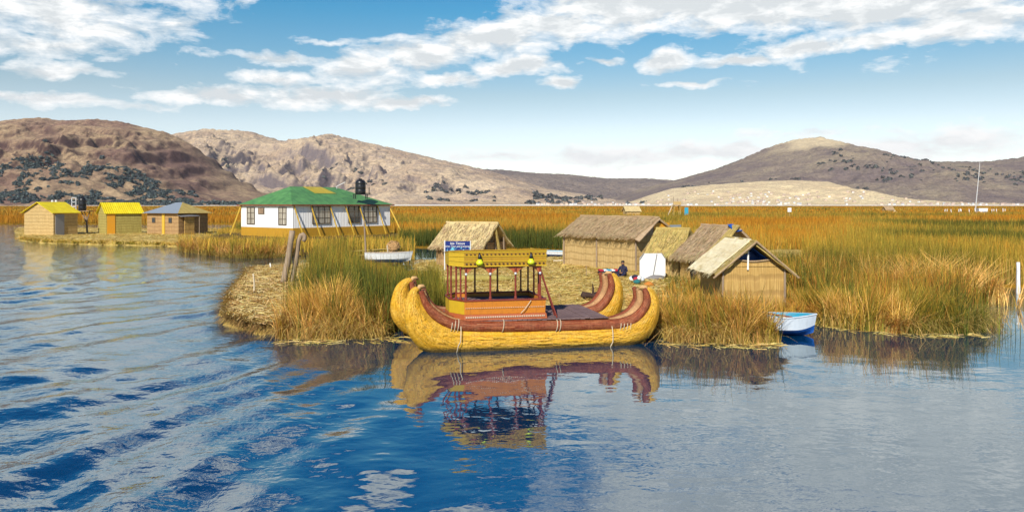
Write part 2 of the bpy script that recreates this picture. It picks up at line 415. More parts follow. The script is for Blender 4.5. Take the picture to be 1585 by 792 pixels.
def strands(poly, N, z, L=(.25, .7), w=.025, stops=None, tilt=.25, wavedir=None, seed=3, hfun=None):
    x, y = sample(poly, N, False); n = len(x); P = np.stack([x, y, np.full(n, z)], 1)
    if hfun is not None: P[:, 2] = hfun(x, y)
    stops = stops or [np.array([.32, .22, .05]), np.array([.60, .44, .12]), np.array([.82, .66, .28])]
    c = jitter(colmix(stops, RNG.uniform(0, 1, n)), .15)
    h = RNG.uniform(*L, n); az = RNG.uniform(0, 2*PI, n) if wavedir is None else RNG.normal(wavedir, .7, n)
    # lying strands: a blade whose "height" is small, lean large
    Vv = np.empty((n, 3, 2, 3)); ca, sa = np.cos(az), np.sin(az); up = RNG.uniform(.02, tilt, n)
    for i, t in enumerate((0, .5, 1)):
        for k, sg in ((0, -.5), (1, .5)):
            Vv[:, i, k, 0] = P[:, 0]+ca*h*t-sa*w*sg; Vv[:, i, k, 1] = P[:, 1]+sa*h*t+ca*w*sg
            Vv[:, i, k, 2] = P[:, 2]+up*h*math.sin(PI*.75*t)+.01*sg
    b = np.arange(n)*6; q = np.concatenate([np.stack([b+2*i, b+2*i+1, b+2*i+3, b+2*i+2], 1) for i in range(2)])
    return Vv.reshape(-1, 3), q, np.repeat(c, 6, axis=0)

# ------------------------------------------------------------------ camera, light, world
cam = bpy.data.cameras.new('camera'); co = bpy.data.objects.new('camera', cam); COL.objects.link(co); sc.camera = co
co.location = (0, 0, H); co.rotation_euler = (PI/2, 0, 0); cam.sensor_width = 36; cam.lens = 36*F/1585
cam.shift_y = -(396-HY)/1585; cam.clip_start = .1; cam.clip_end = 60000
SUN = Vector((-.24, -.80, .60)).normalized()
el = math.asin(SUN.z); rot = math.atan2(SUN.x, SUN.y)
sl = bpy.data.lights.new('sun', 'SUN'); sl.energy = 4.9; sl.angle = math.radians(.5); sl.color = (1, .93, .82)
so = bpy.data.objects.new('sun', sl); COL.objects.link(so); so.rotation_euler = SUN.to_track_quat('Z', 'Y').to_euler()
sc.view_settings.view_transform = 'Standard'; sc.view_settings.look = 'None'; sc.view_settings.exposure = .28; sc.view_settings.gamma = 1
sc.view_settings.use_curve_mapping = False
sc.cycles.use_denoising = True; sc.cycles.max_bounces = 6; sc.cycles.diffuse_bounces = 3; sc.cycles.glossy_bounces = 3
sc.cycles.transmission_bounces = 3; sc.cycles.transparent_max_bounces = 6; sc.cycles.caustics_reflective = False; sc.cycles.caustics_refractive = False
sc.cycles.sample_clamp_indirect = 6

w = NT('World', True); sc.world = w.o
sky = w.n('ShaderNodeTexSky', sky_type='NISHITA', sun_disc=False, sun_elevation=el, sun_rotation=rot, altitude=3800, air_density=1.0, dust_density=.6, ozone_density=2.0)
dirv = w.n('ShaderNodeTexCoord').outputs['Generated']
s3 = w.n('ShaderNodeSeparateXYZ', {0: dirv}); dx, dy, dz = s3.outputs
azn = w.m('ARCTAN2', dx, dy); eln = w.m('ARCSINE', dz)
aev = w.n('ShaderNodeCombineXYZ', {0: azn, 1: eln, 2: 0.0}).outputs[0]
# blue saturation, deeper overhead
skc = w.mix(1.0, sky.outputs[0], w.ramp(w.m('MULTIPLY', eln, 2/PI), [(0.0, (1.9, 1.45, 1.1)), (.062, (1.85, 1.42, 1.03)), (.088, (1.45, 1.25, .90)), (.12, (.85, 1.16, .98)), (.155, (.40, 1.10, 1.08)), (.22, (.05, .86, 1.2)), (.35, (.02, .55, 1.05)), (1.0, (.08, .5, .9))]), 'MULTIPLY')
def AE(px, py):
    x, z = (px-CX)/F, -(py-HY)/F
    return math.atan2(x, 1), math.atan2(z, math.hypot(1, x))
CL = [(85, 15, 190, 38, .85), (230, -35, 160, 45, .9), (60, 68, 130, 18, .65), (90, 108, 85, 11, .7), (150, 45, 90, 28, .8), (255, 35, 60, 14, .5),
      (-40, 152, 110, 11, 1), (110, 157, 130, 10, .9), (330, 150, 120, 17, 1), (500, 148, 130, 22, 1.1), (625, 155, 80, 12, 1.1),
      (440, 88, 115, 11, .75), (430, 118, 65, 13, .8), (560, 105, 80, 32, 1), (690, 120, 62, 15, 1.1), (650, 82, 120, 26, 1), (760, 62, 120, 32, 1.05),
      (860, 38, 130, 32, 1.05), (800, 100, 95, 13, 1), (872, 122, 40, 12, 1.2), (1000, 5, 220, 52, 1.3), (1190, 8, 220, 52, 1.3), (1400, 5, 190, 50, 1.3), (1480, -30, 250, 50, 1.2),
      (1500, 35, 140, 28, 1), (1370, 62, 95, 15, 1.1), (1240, 78, 70, 17, 1.2), (1150, 97, 75, 10, 1.1), (1030, 96, 48, 17, 1.2), (1080, 130, 70, 6, .8),
      (930, 95, 40, 8, .7), (520, 60, 40, 6, .4),
      (1450, -110, 560, 150, 1.0), (1080, -150, 260, 70, 1.1), (1250, -270, 560, 90, 1.3), (240, -130, 110, 110, 1.05), (640, -215, 360, 40, 1.0), (-140, -60, 160, 50, .6), (640, -300, 300, 40, 1.0),
      (1110, 236, 150, 20, 1.0), (950, 244, 150, 20, .95), (1420, 225, 220, 26, .75), (780, 245, 120, 12, .6), (1250, 205, 130, 12, .5)]
warp = w.n('ShaderNodeTexNoise', {'Vector': aev, 'Scale': 18.0, 'Detail': 4.0}); wv = w.vm('SCALE', w.vm('SUBTRACT', warp.outputs[1], (.5, .5, .5)).outputs[0]); wv.inputs['Scale'].default_value = .035
wae = w.vm('ADD', aev, wv.outputs[0]).outputs[0]
mk = None
for px, py, rx, ry, st in CL:
    a, e = AE(px, py); q = w.vm('MULTIPLY', w.vm('SUBTRACT', wae, (a, e, 0)).outputs[0], (F/rx*1.0, F/ry*1.0, 0)).outputs[0]
    L = w.vm('LENGTH', q).outputs['Value']; v = w.m('MULTIPLY_ADD', L, -st, st)
    mk = v if mk is None else w.m('SMOOTH_MAX', mk, v, .18)
cn = w.n('ShaderNodeMapping', {'Vector': aev, 'Scale': (1, 2.6, 1)}).outputs[0]
nb = w.noise(cn, 16.0, 8, .62, .3); nf = w.noise(cn, 55.0, 5, .65)
dens = w.m('ADD', mk, w.m('ADD', w.m('MULTIPLY_ADD', nb, 1.9, -.95), w.m('MULTIPLY_ADD', nf, .5, -.25)))
al = w.ramp(dens, [(-.0, 0.0), (.2, .45), (.6, 1.0)])
# shading: thickness sampled a little higher up -> grey bases
up = w.noise(w.vm('ADD', cn, (0.01, .030, 0)).outputs[0], 16.0, 6, .62, .3)
sh = w.ramp(w.m('ADD', w.m('MULTIPLY', w.m('SUBTRACT', nb, up), 3.0), w.m('MULTIPLY_ADD', dens, -.35, .62)), [(.15, (.66, .70, .72)), (.5, (.84, .865, .87)), (.75, (.98, .98, .97))])
sh = w.mix(w.ramp(eln, [(.05, .8), (.13, 0.0)]), sh, (.99, .985, .97))
clc = w.vm('SCALE', sh); clc.inputs['Scale'].default_value = 9.5
tot = w.mix(al, skc, clc.outputs[0])
# white haze of the real air near the horizon
bg = w.n('ShaderNodeBackground', {'Color': tot, 'Strength': .1}); w.out(bg.outputs[0])
sc.world.cycles.sampling_method = 'MANUAL'; sc.world.cycles.sample_map_resolution = 512

# ------------------------------------------------------------------ water
def wave_h(X, Y):
    wx = X+(fbm(X*.10, Y*.07, 3, 5)-.5)*5; wy = Y+(fbm(X*.08+9, Y*.08, 3, 8)-.5)*5
    env = 1/(1+np.exp((X+2.2+.14*(Y-10))*.75))              # strong to the left, calm right
    env *= np.clip(1.25-Y/110, .1, 1)*(1-.75*np.exp(-((X+4)**2/9+(Y-24)**2/18)))
    z = .032*np.sin((wx*.97-wy*.30)*2*PI/3.1)+.020*np.sin((wx*.90-wy*.42)*2*PI/1.55+1.3)+.022*np.sin((wx*.75+wy*.66)*2*PI/2.2)
    z = z*env*(.45+1.1*fbm(X*.12, Y*.12, 3, 21))
    ch = .0022+.014*env
    z = z+ch*(fbm(wx*1.1, wy*2.2, 4, 31)-.5)*2+ .0008*np.sin((X*.25+Y*.97)*2*PI/1.3+4*fbm(X*.3, Y*.3, 2, 41))
    return z
ys = [5.0]
while ys[-1] < 42: ys.append(ys[-1]*1.0+max(.05, ys[-1]*ys[-1]*.00028))
while ys[-1] < 260: ys.append(ys[-1]*1.03)
ys += [400, 800, 2000, 6000, 20000]
ys = np.array(ys); us = np.linspace(-1.05, 1.05, 520)
U, Yg = np.meshgrid(us, ys); Xg = U*(Yg+3)
Zg = wave_h(Xg, Yg)*np.clip((200-Yg)/60, 0, 1)
nx, ny = len(us), len(ys); i, j = np.meshgrid(np.arange(nx-1), np.arange(ny-1)); a = (j*nx+i).ravel()
V = np.stack([Xg, Yg, Zg], -1).reshape(-1, 3); Q = np.stack([a, a+1, a+nx+1, a+nx], 1)
# a wide flat skirt behind and beside the camera
k = len(V); V = np.concatenate([V, [(-9.0, 4.99, -.02), (9.0, 4.99, -.02), (400, -200, -.02), (-400, -200, -.02)]]); Q = np.concatenate([Q, [(k+3, k+2, k+1, k)]])
t = NT('lake_water')
v = t.co()
r1 = t.noise(t.n('ShaderNodeMapping', {'Vector': v, 'Scale': (1.0, 1.15, 1), 'Rotation': (0, 0, .25)}).outputs[0], 1.3, 2, .45, .5)
r2 = t.noise(t.n('ShaderNodeMapping', {'Vector': v, 'Scale': (1.0, 1.3, 1), 'Rotation': (0, 0, -.35)}).outputs[0], 4.2, 2, .5, .3)
wind = t.ramp(t.noise(t.n('ShaderNodeMapping', {'Vector': v, 'Scale': (.6, 1.5, 1)}).outputs[0], .16, 4, .6), [(.38, .3), (.62, 1.0)])
px_w = t.n('ShaderNodeSeparateXYZ', {0: v}); lm = t.m('MULTIPLY_ADD', t.m('ADD', px_w.outputs[0], t.m('MULTIPLY', px_w.outputs[1], .14)), -.35, -.2, clamp=True)
fore = t.m('MULTIPLY_ADD', px_w.outputs[1], -.16, 3.3, clamp=True)
wind = t.m('MULTIPLY_ADD', lm, 2.2, t.m('MULTIPLY', wind, t.m('MULTIPLY_ADD', fore, 1.1, .55)))
r3 = t.noise(t.n('ShaderNodeMapping', {'Vector': v, 'Scale': (1.6, .8, 1), 'Rotation': (0, 0, .3)}).outputs[0], 3.2, 3, .6, .6)
hh = t.m('ADD', t.m('MULTIPLY', t.m('ADD', r1, t.m('MULTIPLY', r2, .35)), wind), t.m('MULTIPLY', r3, t.m('MULTIPLY', lm, 1.3)))
bm_ = t.n('ShaderNodeBump', {'Height': hh, 'Strength': 1.0, 'Distance': .0085}).outputs[0]
fr = t.m('MULTIPLY_ADD', t.n('ShaderNodeFresnel', {'IOR': 1.6, 'Normal': bm_}).outputs[0], .85, .21, clamp=True)
gl = t.n('ShaderNodeBsdfGlossy', {'Color': (.90, .95, .91, 1), 'Roughness': .01, 'Normal': bm_})
df = t.n('ShaderNodeBsdfDiffuse', {'Color': (.0, .032, .090, 1)})
mx = t.n('ShaderNodeMixShader', {0: fr, 1: df.outputs[0], 2: gl.outputs[0]}); t.out(mx.outputs[0]); M['water'] = t.o
tag(npmesh('water', V, Q, M['water'], smooth=True), kind='structure')

# ------------------------------------------------------------------ hills
def hill_mat(name, ca, cb, cc, sc_=.004, rock=.5, crest=0):
    t = NT(name); v = t.co()
    a = t.noise(v, sc_, 8, .65); b = t.noise(t.co('Object', (1, 1, 3)), sc_*5, 8, .7); c3 = t.noise(v, sc_*30, 5, .7)
    nz = t.n('ShaderNodeSeparateXYZ', {0: t.n('ShaderNodeNewGeometry').outputs['Normal']}).outputs[2]
    steep = t.ramp(t.m('ADD', nz, t.m('MULTIPLY_ADD', b, .5, -.25)), [(.55, 1.0), (.85, 0.0)])
    c = t.mix(t.ramp(a, [(.38, 0.0), (.6, 1.0)]), ca, cb)
    c = t.mix(t.m('MULTIPLY', t.ramp(b, [(.46, 0.0), (.68, 1.0)]), .7), c, cc)
    c = t.mix(t.m('MULTIPLY', steep, rock), c, tuple(x*.7 for x in cc))
    c = t.mix(t.ramp(c3, [(.45, 0.0), (.7, .55)]), c, tuple(x*.55 for x in cc))
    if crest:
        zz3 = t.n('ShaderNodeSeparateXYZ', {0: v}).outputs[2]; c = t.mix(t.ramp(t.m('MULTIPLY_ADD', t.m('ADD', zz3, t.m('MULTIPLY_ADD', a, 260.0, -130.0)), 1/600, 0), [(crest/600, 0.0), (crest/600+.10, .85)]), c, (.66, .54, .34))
    t.bsdf(c, .95, t.m('ADD', b, t.m('MULTIPLY', c3, .3)), .8, 14*.004/sc_, .05); return t.o
def hill(name, prof, D, W, mat, relief=.16, seed=1, back=.5, nxr=520, nyr=150, fs=1/260, pw=1.0, ext=.06, ledge=0):
    px = np.array([p[0] for p in prof], float); py = np.array([p[1] for p in prof], float)
    X0, X1 = at(px[0], D), at(px[-1], D); ex = (X1-X0)*ext
    xs = np.linspace(X0-ex, X1+ex, nxr); tt = np.linspace(0, 1+back, nyr)
    X, T = np.meshgrid(xs, tt); Yv = D-W*(1-T)
    R = np.interp(X, np.array([at(p, D) for p in px]), np.array([zz(p, D) for p in py]))
    n = fbm(X*fs, Yv*fs, 7, seed, True); n2 = fbm(X*fs*.6, Yv*fs*.5, 5, seed+50)
    sh = np.where(T < 1, np.clip(T, 0, 1)**pw, np.clip(1-((T-1)/back)**1.5, 0, 1))
    env = np.clip(T*2.2, 0, 1)*np.clip(np.abs(T-1)*1.9+.015, 0, 1)
    Zv = R*(sh+relief*env*((n-.62)*1.6+(n2-.5)*1.4))-3*(T <= 0)
    Zv += (fbm(X/22, Yv/22, 4, seed+9)-.5)*R*.045
    if ledge: Zv += ledge*np.sin(2*PI*(Zv+70*fbm(X/260, Yv/260, 4, seed+31))/ledge/6)*np.clip((T-.35)*3, 0, 1)*np.clip(np.abs(T-1)*6+.05, 0, 1)
    Zv += (fbm(X/55, Yv/75, 5, seed+19, True)-.6)*R*.07*env
    ny_ = nyr; i, j = np.meshgrid(np.arange(nxr-1), np.arange(ny_-1)); a = (j*nxr+i).ravel()
    Q = np.stack([a, a+1, a+nxr+1, a+nxr], 1)
    o = npmesh(name, np.stack([X, Yv, Zv], -1).reshape(-1, 3), Q, mat, smooth=True); tag(o, kind='structure')
    return xs, D-W*(1-tt), Zv
MH1 = hill_mat('brown_hillside', (.27, .17, .125), (.50, .36, .21), (.10, .055, .055), .0035, .9)  # own brown, with cloud shadow put into the darker purple patches
MH2 = hill_mat('tan_hillside', (.72, .56, .36), (.52, .38, .25), (.20, .17, .19), .0022, .9)
MH3 = hill_mat('dark_hillside', (.22, .175, .15), (.33, .26, .20), (.14, .12, .13), .0018, .5)
MH4 = hill_mat('pale_hillside', (.84, .70, .42), (.70, .55, .33), (.56, .42, .28), .003, .4)
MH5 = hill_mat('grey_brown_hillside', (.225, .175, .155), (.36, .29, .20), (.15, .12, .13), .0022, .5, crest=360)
HA = hill('hill', [(-420, 240), (-250, 205), (-100, 192), (0, 188), (60, 181), (100, 188), (150, 184), (210, 194), (260, 206), (300, 228), (335, 262), (370, 285), (410, 302), (450, 312), (500, 318)], 3300, 1250, MH1, .31, 3, ext=0, fs=1/190, ledge=9)
HB = hill('mountain_ridge', [(150, 260), (220, 225), (272, 207), (320, 199), (380, 202), (440, 219), (470, 214), (515, 208), (560, 218), (610, 230), (680, 247), (740, 260), (800, 277), (860, 297), (900, 318)], 5600, 2300, MH2, .42, 14, ledge=6, pw=1.25, fs=1/300, ext=0)
HC = hill('hill', [(300, 318), (360, 268), (420, 276), (500, 290), (560, 298), (600, 268), (650, 248), (700, 258), (760, 272), (820, 288), (900, 300), (960, 312), (1000, 318)], 4400, 1300, MH2, .34, 25, fs=1/220, ext=0)
HD = hill('mountain_ridge', [(600, 290), (700, 262), (770, 262), (830, 268), (880, 270), (940, 276), (1000, 276), (1060, 280), (1100, 285), (1160, 300), (1250, 312)], 7600, 2500, MH3, .25, 37, fs=1/500, ext=0)
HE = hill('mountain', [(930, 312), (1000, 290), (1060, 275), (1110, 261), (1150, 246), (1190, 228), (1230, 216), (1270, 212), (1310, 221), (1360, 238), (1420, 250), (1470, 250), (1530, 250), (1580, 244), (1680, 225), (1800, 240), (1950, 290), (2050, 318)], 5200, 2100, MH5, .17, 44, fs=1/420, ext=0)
HFp = hill('hill', [(960, 319), (1000, 304), (1040, 292), (1100, 286), (1170, 281), (1230, 279), (1280, 281), (1315, 292), (1350, 304), (1420, 311), (1600, 314), (1800, 317), (1900, 319)], 3500, 800, MH4, .20, 57, fs=1/160, ext=0)

def heightat(Hf, x, y):
    xs, ysv, Z = Hf
    i = np.clip(((x-xs[0])/(xs[1]-xs[0])), 0, len(xs)-1.01); j = np.clip((y-ysv[0])/(ysv[1]-ysv[0]), 0, len(ysv)-1.01)
    i0 = i.astype(int); j0 = j.astype(int); fi = i-i0; fj = j-j0
    return (Z[j0, i0]*(1-fi)+Z[j0, i0+1]*fi)*(1-fj)+(Z[j0+1, i0]*(1-fi)+Z[j0+1, i0+1]*fi)*fj
# pale shore plain between the marsh and the hills
xs_ = np.linspace(-7000, 9000, 160); yy = np.array([1990, 2000, 2100, 2300, 2600, 3000, 3600, 4500, 6000, 9000, 14000.])
X, Yv = np.meshgrid(xs_, yy); Zv = np.interp(Yv, [1990, 2000, 2600, 3600, 6000, 14000], [-1, 1.9, 3.2, 7, 14, 20])+(fbm(X/300, Yv/300, 3, 3)-.5)*1.2*(Yv > 2050)
i, j = np.meshgrid(np.arange(159), np.arange(len(yy)-1)); a = (j*160+i).ravel()
tag(npmesh('shore_plain', np.stack([X, Yv, Zv], -1).reshape(-1, 3), np.stack([a, a+1, a+161, a+160], 1), M['plain'], smooth=True), kind='structure')

# wooded patches: many small irregular crowns of leaf-like facets
def blobs(P, r, name, c0, c1, label_kind='stuff', facets=26):
    n = len(P); d = RNG.normal(size=(n, facets, 3)); d /= np.linalg.norm(d, axis=2, keepdims=True); d[:, :, 2] = np.abs(d[:, :, 2])*.9
    rr = r[:, None]*RNG.uniform(.55, 1.15, (n, facets)); C = P[:, None, :]+d*rr[..., None]*np.array([1, 1, 1.15])
    s = r[:, None, None]*.42; u = RNG.normal(size=(n, facets, 3)); u /= np.linalg.norm(u, axis=2, keepdims=True); v2 = np.cross(d, u); v2 /= np.linalg.norm(v2, axis=2, keepdims=True)+1e-9
    q = np.stack([C-u*s-v2*s*.6, C+u*s-v2*s, C+u*s*.6+v2*s, C-u*s+v2*s*.8], 2).reshape(-1, 3)
    col = np.repeat(jitter(colmix([c0, c1], RNG.uniform(0, 1, n*facets)), .3), 4, axis=0)
    Q = np.arange(len(q)).reshape(-1, 4)
    return tag(npmesh(name, q, Q, M['reed'], col), kind='stuff')
def woods(Hf, bands, N, thr, seed, rs, x0, x1, frq=1/170):
    xs, ysv, Z = Hf; X = RNG.uniform(at(x0, ysv[len(ysv)//2]), at(x1, ysv[len(ysv)//2]), N*6); Yv = RNG.uniform(bands[0], bands[1], N*6)
    k = fbm(X*frq, Yv*frq*.6, 4, seed) > thr
    X, Yv = X[k][:N], Yv[k][:N]; z = heightat(Hf, X, Yv); k = z > 2
    return np.stack([X[k], Yv[k], z[k]], 1), RNG.uniform(*rs, k.sum())
P1, r1 = woods(HA, (2110, 2680), 4600, .555, 5, (3, 7.5), -80, 480, 1/30)
blobs(P1, r1, 'hillside_trees', np.array([.055, .075, .075]), np.array([.10, .125, .12]))
P2, r2 = woods(HC, (3200, 3800), 260, .60, 15, (6, 13), 380, 980)
P3, r3 = woods(HE, (3500, 4700), 500, .60, 25, (5, 11), 1040, 1640, 1/80)
P4, r4 = woods(HB, (3700, 4700), 260, .62, 35, (6, 12), 280, 700, 1/90)
blobs(np.concatenate([P2, P3, P4]), np.concatenate([r2, r3, r4]), 'hillside_scrub', np.array([.08, .09, .09]), np.array([.14, .14, .13]))

# distant town: each house on its own
def townhouse(w_, d_, h_, flat, wall, roof):
    b = MB().box((-w_/2, -d_/2, -2), (w_/2, d_/2, h_)); me_o = b.build('town_house', wall)
    r = MB()
    if flat: r.box((-w_/2-.2, -d_/2-.2, h_+.01), (w_/2+.2, d_/2+.2, h_+.5))
    else: r.add([(-w_/2-.4, -d_/2-.4, h_), (w_/2+.4, -d_/2-.4, h_), (w_/2+.4, d_/2+.4, h_), (-w_/2-.4, d_/2+.4, h_), (-w_/2-.4, 0, h_+2.4), (w_/2+.4, 0, h_+2.4)], [(0, 1, 5, 4), (2, 3, 4, 5), (0, 4, 3), (1, 2, 5), (0, 3, 2, 1)])
    rf = r.build('roof', roof, me_o)
    return me_o, rf
TW = [paint('town_white', (.72, .70, .66), .8), paint('town_cream', (.60, .50, .38), .8), paint('town_brick', (.52, .40, .32), .8)]
TR = [paint('town_roof_tin', (.45, .46, .48), .5), paint('town_roof_red', (.48, .33, .26), .8)]
protos = [townhouse(8, 7, 4, 1, TW[0], TR[0]), townhouse(9, 7, 5, 0, TW[1], TR[1]), townhouse(7, 6, 3.5, 0, TW[0], TR[0]), townhouse(10, 8, 5, 1, TW[2], TR[0])]
tl = 'tiny pale house of the distant lakeside town at the foot of the hills'
nh = 0
spots = []
for k in range(240):
    u = random.random()
    if u < .42: px = random.uniform(1130, 1345); Y = random.uniform(2720, 3080)
    elif u < .75: px = random.uniform(830, 1130); Y = random.uniform(2500, 3300)
    else: px = random.uniform(1345, 1590); Y = random.uniform(2500, 3000)
    spots.append((at(px, Y), Y))
spx = np.array([s[0] for s in spots]); spy = np.array([s[1] for s in spots])
gz = np.interp(spy, [1990, 2000, 2600, 3600], [-1, 1.9, 3.2, 7])
for Hf in (HFp, HC, HE):
    ins = (spx > Hf[0][0]) & (spx < Hf[0][-1]) & (spy > Hf[1][0]) & (spy < Hf[1][-1])
    gz = np.where(ins, np.maximum(gz, heightat(Hf, spx, spy)), gz)
for k, ((x, y), z) in enumerate(zip(spots, gz)):
    pr = protos[k % 4]
    if k < 4: o = pr[0]
    else:
        o = pr[0].copy(); COL.objects.link(o); c = pr[1].copy(); COL.objects.link(c); c.parent = o
    o.location = (x, y, float(z)+.5); o.rotation_euler = (0, 0, random.uniform(-.6, .6)); tag(o, tl, 'house', 'houses of the distant town')

# ------------------------------------------------------------------ huts
def hutframe(C, b, wy, flip=False):
    """C near corner, b vector along the right-front wall; local x = b, local y = 90 deg left of b"""
    Wx = math.hypot(*b); rz = math.atan2(b[1], b[0]); return C, Wx, wy, rz
def footprint(C, Wx, Wy, rz, m=.3):
    c, s = math.cos(rz), math.sin(rz)
    return [(C[0]+x*c-y*s, C[1]+x*s+y*c) for x, y in ((-m, -m), (Wx+m, -m), (Wx+m, Wy+m), (-m, Wy+m))]
def gable_hut(C, b, Wy, zb, ze, zr, axis, wall, roof, name='reed_hut', label='', ov=.3, ovg=.35, seed=1, gable=(1, 1), th=.11, group=None, walls=True, endwall=None, edge=.08, fringe=600, fcol=None, cat='hut'):
    C, Wx, Wy, rz = hutframe(C, b, Wy)
    EXCL.append(footprint(C, Wx, Wy, rz))
    e = empty(name, (C[0], C[1], zb), rz, label, cat, group); h = ze-zb; hr = zr-zb; T = .08
    mw = MB()
    # walls as boxes, gable ends as prisms; a little uneven
    if walls:
        if axis == 'y':   # ridge along y; gables at y=0 and y=Wy
            mw.box((0, T, 0), (T, Wy-T, h)); mw.box((Wx-T, T, 0), (Wx, Wy-T, h))
            for y0, g in ((0, gable[0]), (Wy-T, gable[1])):
                pr = [(0, 0), (Wx, 0), (Wx, h), (Wx/2, hr-.03), (0, h)] if g else [(0, 0), (Wx, 0), (Wx, h), (0, h)]
                n = len(pr); mw.add([(x, y0, z) for x, z in pr]+[(x, y0+T, z) for x, z in pr], [tuple(range(n)), tuple(range(n, 2*n))[::-1]]+[(i, n+i, n+(i+1) % n, (i+1) % n) for i in range(n)])
        else:
            mw.box((T, 0, 0), (Wx-T, T, h)); mw.box((T, Wy-T, 0), (Wx-T, Wy, h))
            for x0, g in ((0, gable[0]), (Wx-T, gable[1])):
                pr = [(0, 0), (Wy, 0), (Wy, h), (Wy/2, hr-.03), (0, h)] if g else [(0, 0), (Wy, 0), (Wy, h), (0, h)]
                n = len(pr); mw.add([(x0, y, z) for y, z in pr]+[(x0+T, y, z) for y, z in pr], [tuple(range(n))[::-1], tuple(range(n, 2*n))]+[((i+1) % n, n+(i+1) % n, n+i, i) for i in range(n)])
        mw.build('wall', wall, e)
    # roof
    mr = MB(); W = Wx if axis == 'y' else Wy; L = Wy if axis == 'y' else Wx
    slope = (hr-h)/(W/2)
    def P(u, v, z): return (u, v, z) if axis == 'y' else (v, u, z)
    nu = max(8, int(L*4))
    for sgn in (0, 1):
        eu = -ov if sgn == 0 else W+ov
        ez = h-ov*slope+.03
        q = (P(eu, -ovg, ez), P(eu, L+ovg, ez), P(W/2, L+ovg*.9, hr+.06), P(W/2, -ovg*.9, hr+.06))
        mr.slab(q, th, nu, 7, .05, .018 if edge else 0, seed+sgn, edge)
    if edge: mr.tube([P(W/2, -ovg*.95+(L+2*ovg*.95)*i/8, hr+.05+random.uniform(-.02, .02)) for i in range(9)], .07, 7)
    ro = mr.build('roof', roof, e)
    if fringe:
        # loose straws lying down the slope and hanging at the eaves, part of the roof
        n = fringe*2; side = RNG.integers(0, 2, n); tpos = np.where(RNG.random(n) < .35, RNG.uniform(0, .12, n), RNG.uniform(0, 1, n)); lp = RNG.uniform(-ovg, L+ovg, n)
        eu = np.where(side == 0, -ov, W+ov); ez = h-ov*slope+.03
        u = eu+(W/2-eu)*tpos; z = ez+(hr+.06-ez)*tpos+.015
        ln = RNG.uniform(.15, .42, n); dirn = np.where(side == 0, -1, 1); k = 1/math.hypot(1, slope)
        u2 = u+dirn*ln*k; z2 = z-ln*k*slope*.97+RNG.uniform(0, .045, n)-.03*(tpos < .03); l2 = lp+RNG.normal(0, .05, n); hw = .012
        A = [(u, lp-hw, z), (u, lp+hw, z), (u2, l2+hw, z2), (u2, l2-hw, z2)]
        V = np.stack([np.stack(a_ if axis == 'y' else (a_[1], a_[0], a_[2]), 1) for a_ in A], 1).reshape(-1, 3)
        fc = fcol if fcol is not None else [np.array([.30, .20, .10]), np.array([.62, .48, .26])]
        colr = np.repeat(jitter(colmix(fc, RNG.uniform(0, 1, n)), .12), 4, axis=0)
        npmesh('thatch_fringe', V, np.arange(4*n).reshape(-1, 4), M['straw'], colr, ro)
    return e, Wx, Wy, h, hr

# --- big hut behind the boat's stern
e, Wx, Wy, h, hr = gable_hut((7.15, 44.7), (2.75, 1.95), 6.7, .35, 2.42, 3.42, 'y', M['wall_gold'], M['thatch_tan'], label='largest reed hut, long mat wall with tan thatch roof, behind the boat', ov=.25, ovg=.2, seed=3, gable=(0, 1), fringe=1400)
b = MB(); b.add([(.0, -.02, h), (Wx*.45, -.02, h), (Wx*.45, -.02, hr-.1)], [(0, 1, 2)]); b.slab(((-.3, -.55, h-.3), (-.3, .1, h-.1), (Wx*.5, .1, hr+.02), (Wx*.5, -.3, hr-.02)), .06, 5, 6, .0, .02, 5)
b.build('gable_flap', M['thatch_grey'], e)
MB().box((Wx*.42, -.05, h-.45), (Wx*.80, -.005, hr-.28)).build('gable_panel', M['orange'], e)
MB().box((Wx*.82, -.06, h-.0), (Wx*1.10, -.015, hr-.42)).build('tin_panel', M['tin'], e)
MB().box((Wx*.62, -.09, .2), (Wx*.80, -.055, 1.6)).build('doorway', M['shadein'], e)
for x_, y_ in ((0, 0), (-.04, Wy-.2), (-.04, Wy*.5)): MB().tube([(x_, y_, 0), (x_-.02, y_, h+.05)], .05, 8).build('corner_post', M['pole'], e)
# --- hut with the blue sign in front
e, Wx, Wy, h, hr = gable_hut((-1.8, 47.5), (1.45, 2.7), 3.4, .3, 1.85, 3.02, 'y', M['wall_brown'], M['thatch_cream'], label='low reed hut with smooth cream thatch roof behind the blue sign', ov=.45, ovg=.25, seed=8, gable=(0, 1), fringe=900)
for x_, tt_ in ((.35, .1), (Wx/2, 0), (Wx-.4, -.1)): MB().tube([(x_, -.03, 0), (x_+tt_, -.05, h+(hr-h)*(.9 if x_ == Wx/2 else .35))], .06, 7).build('post', M['pole'], e)
MB().tube([(Wx*.72, -.12, .1), (Wx*.42, -.14, hr-.25)], .11, 8).build('reed_pole', M['thatch_yellow'], e)
MB().add([(0.1, .2, h), (Wx-.1, .2, h), (Wx/2, .2, hr-.1), (0.1, .26, h), (Wx-.1, .26, h), (Wx/2, .26, hr-.1)], [(0, 1, 2), (5, 4, 3), (0, 2, 5, 3), (1, 4, 5, 2), (0, 3, 4, 1)]).build('gable_mat', M['wall_brown'], e)
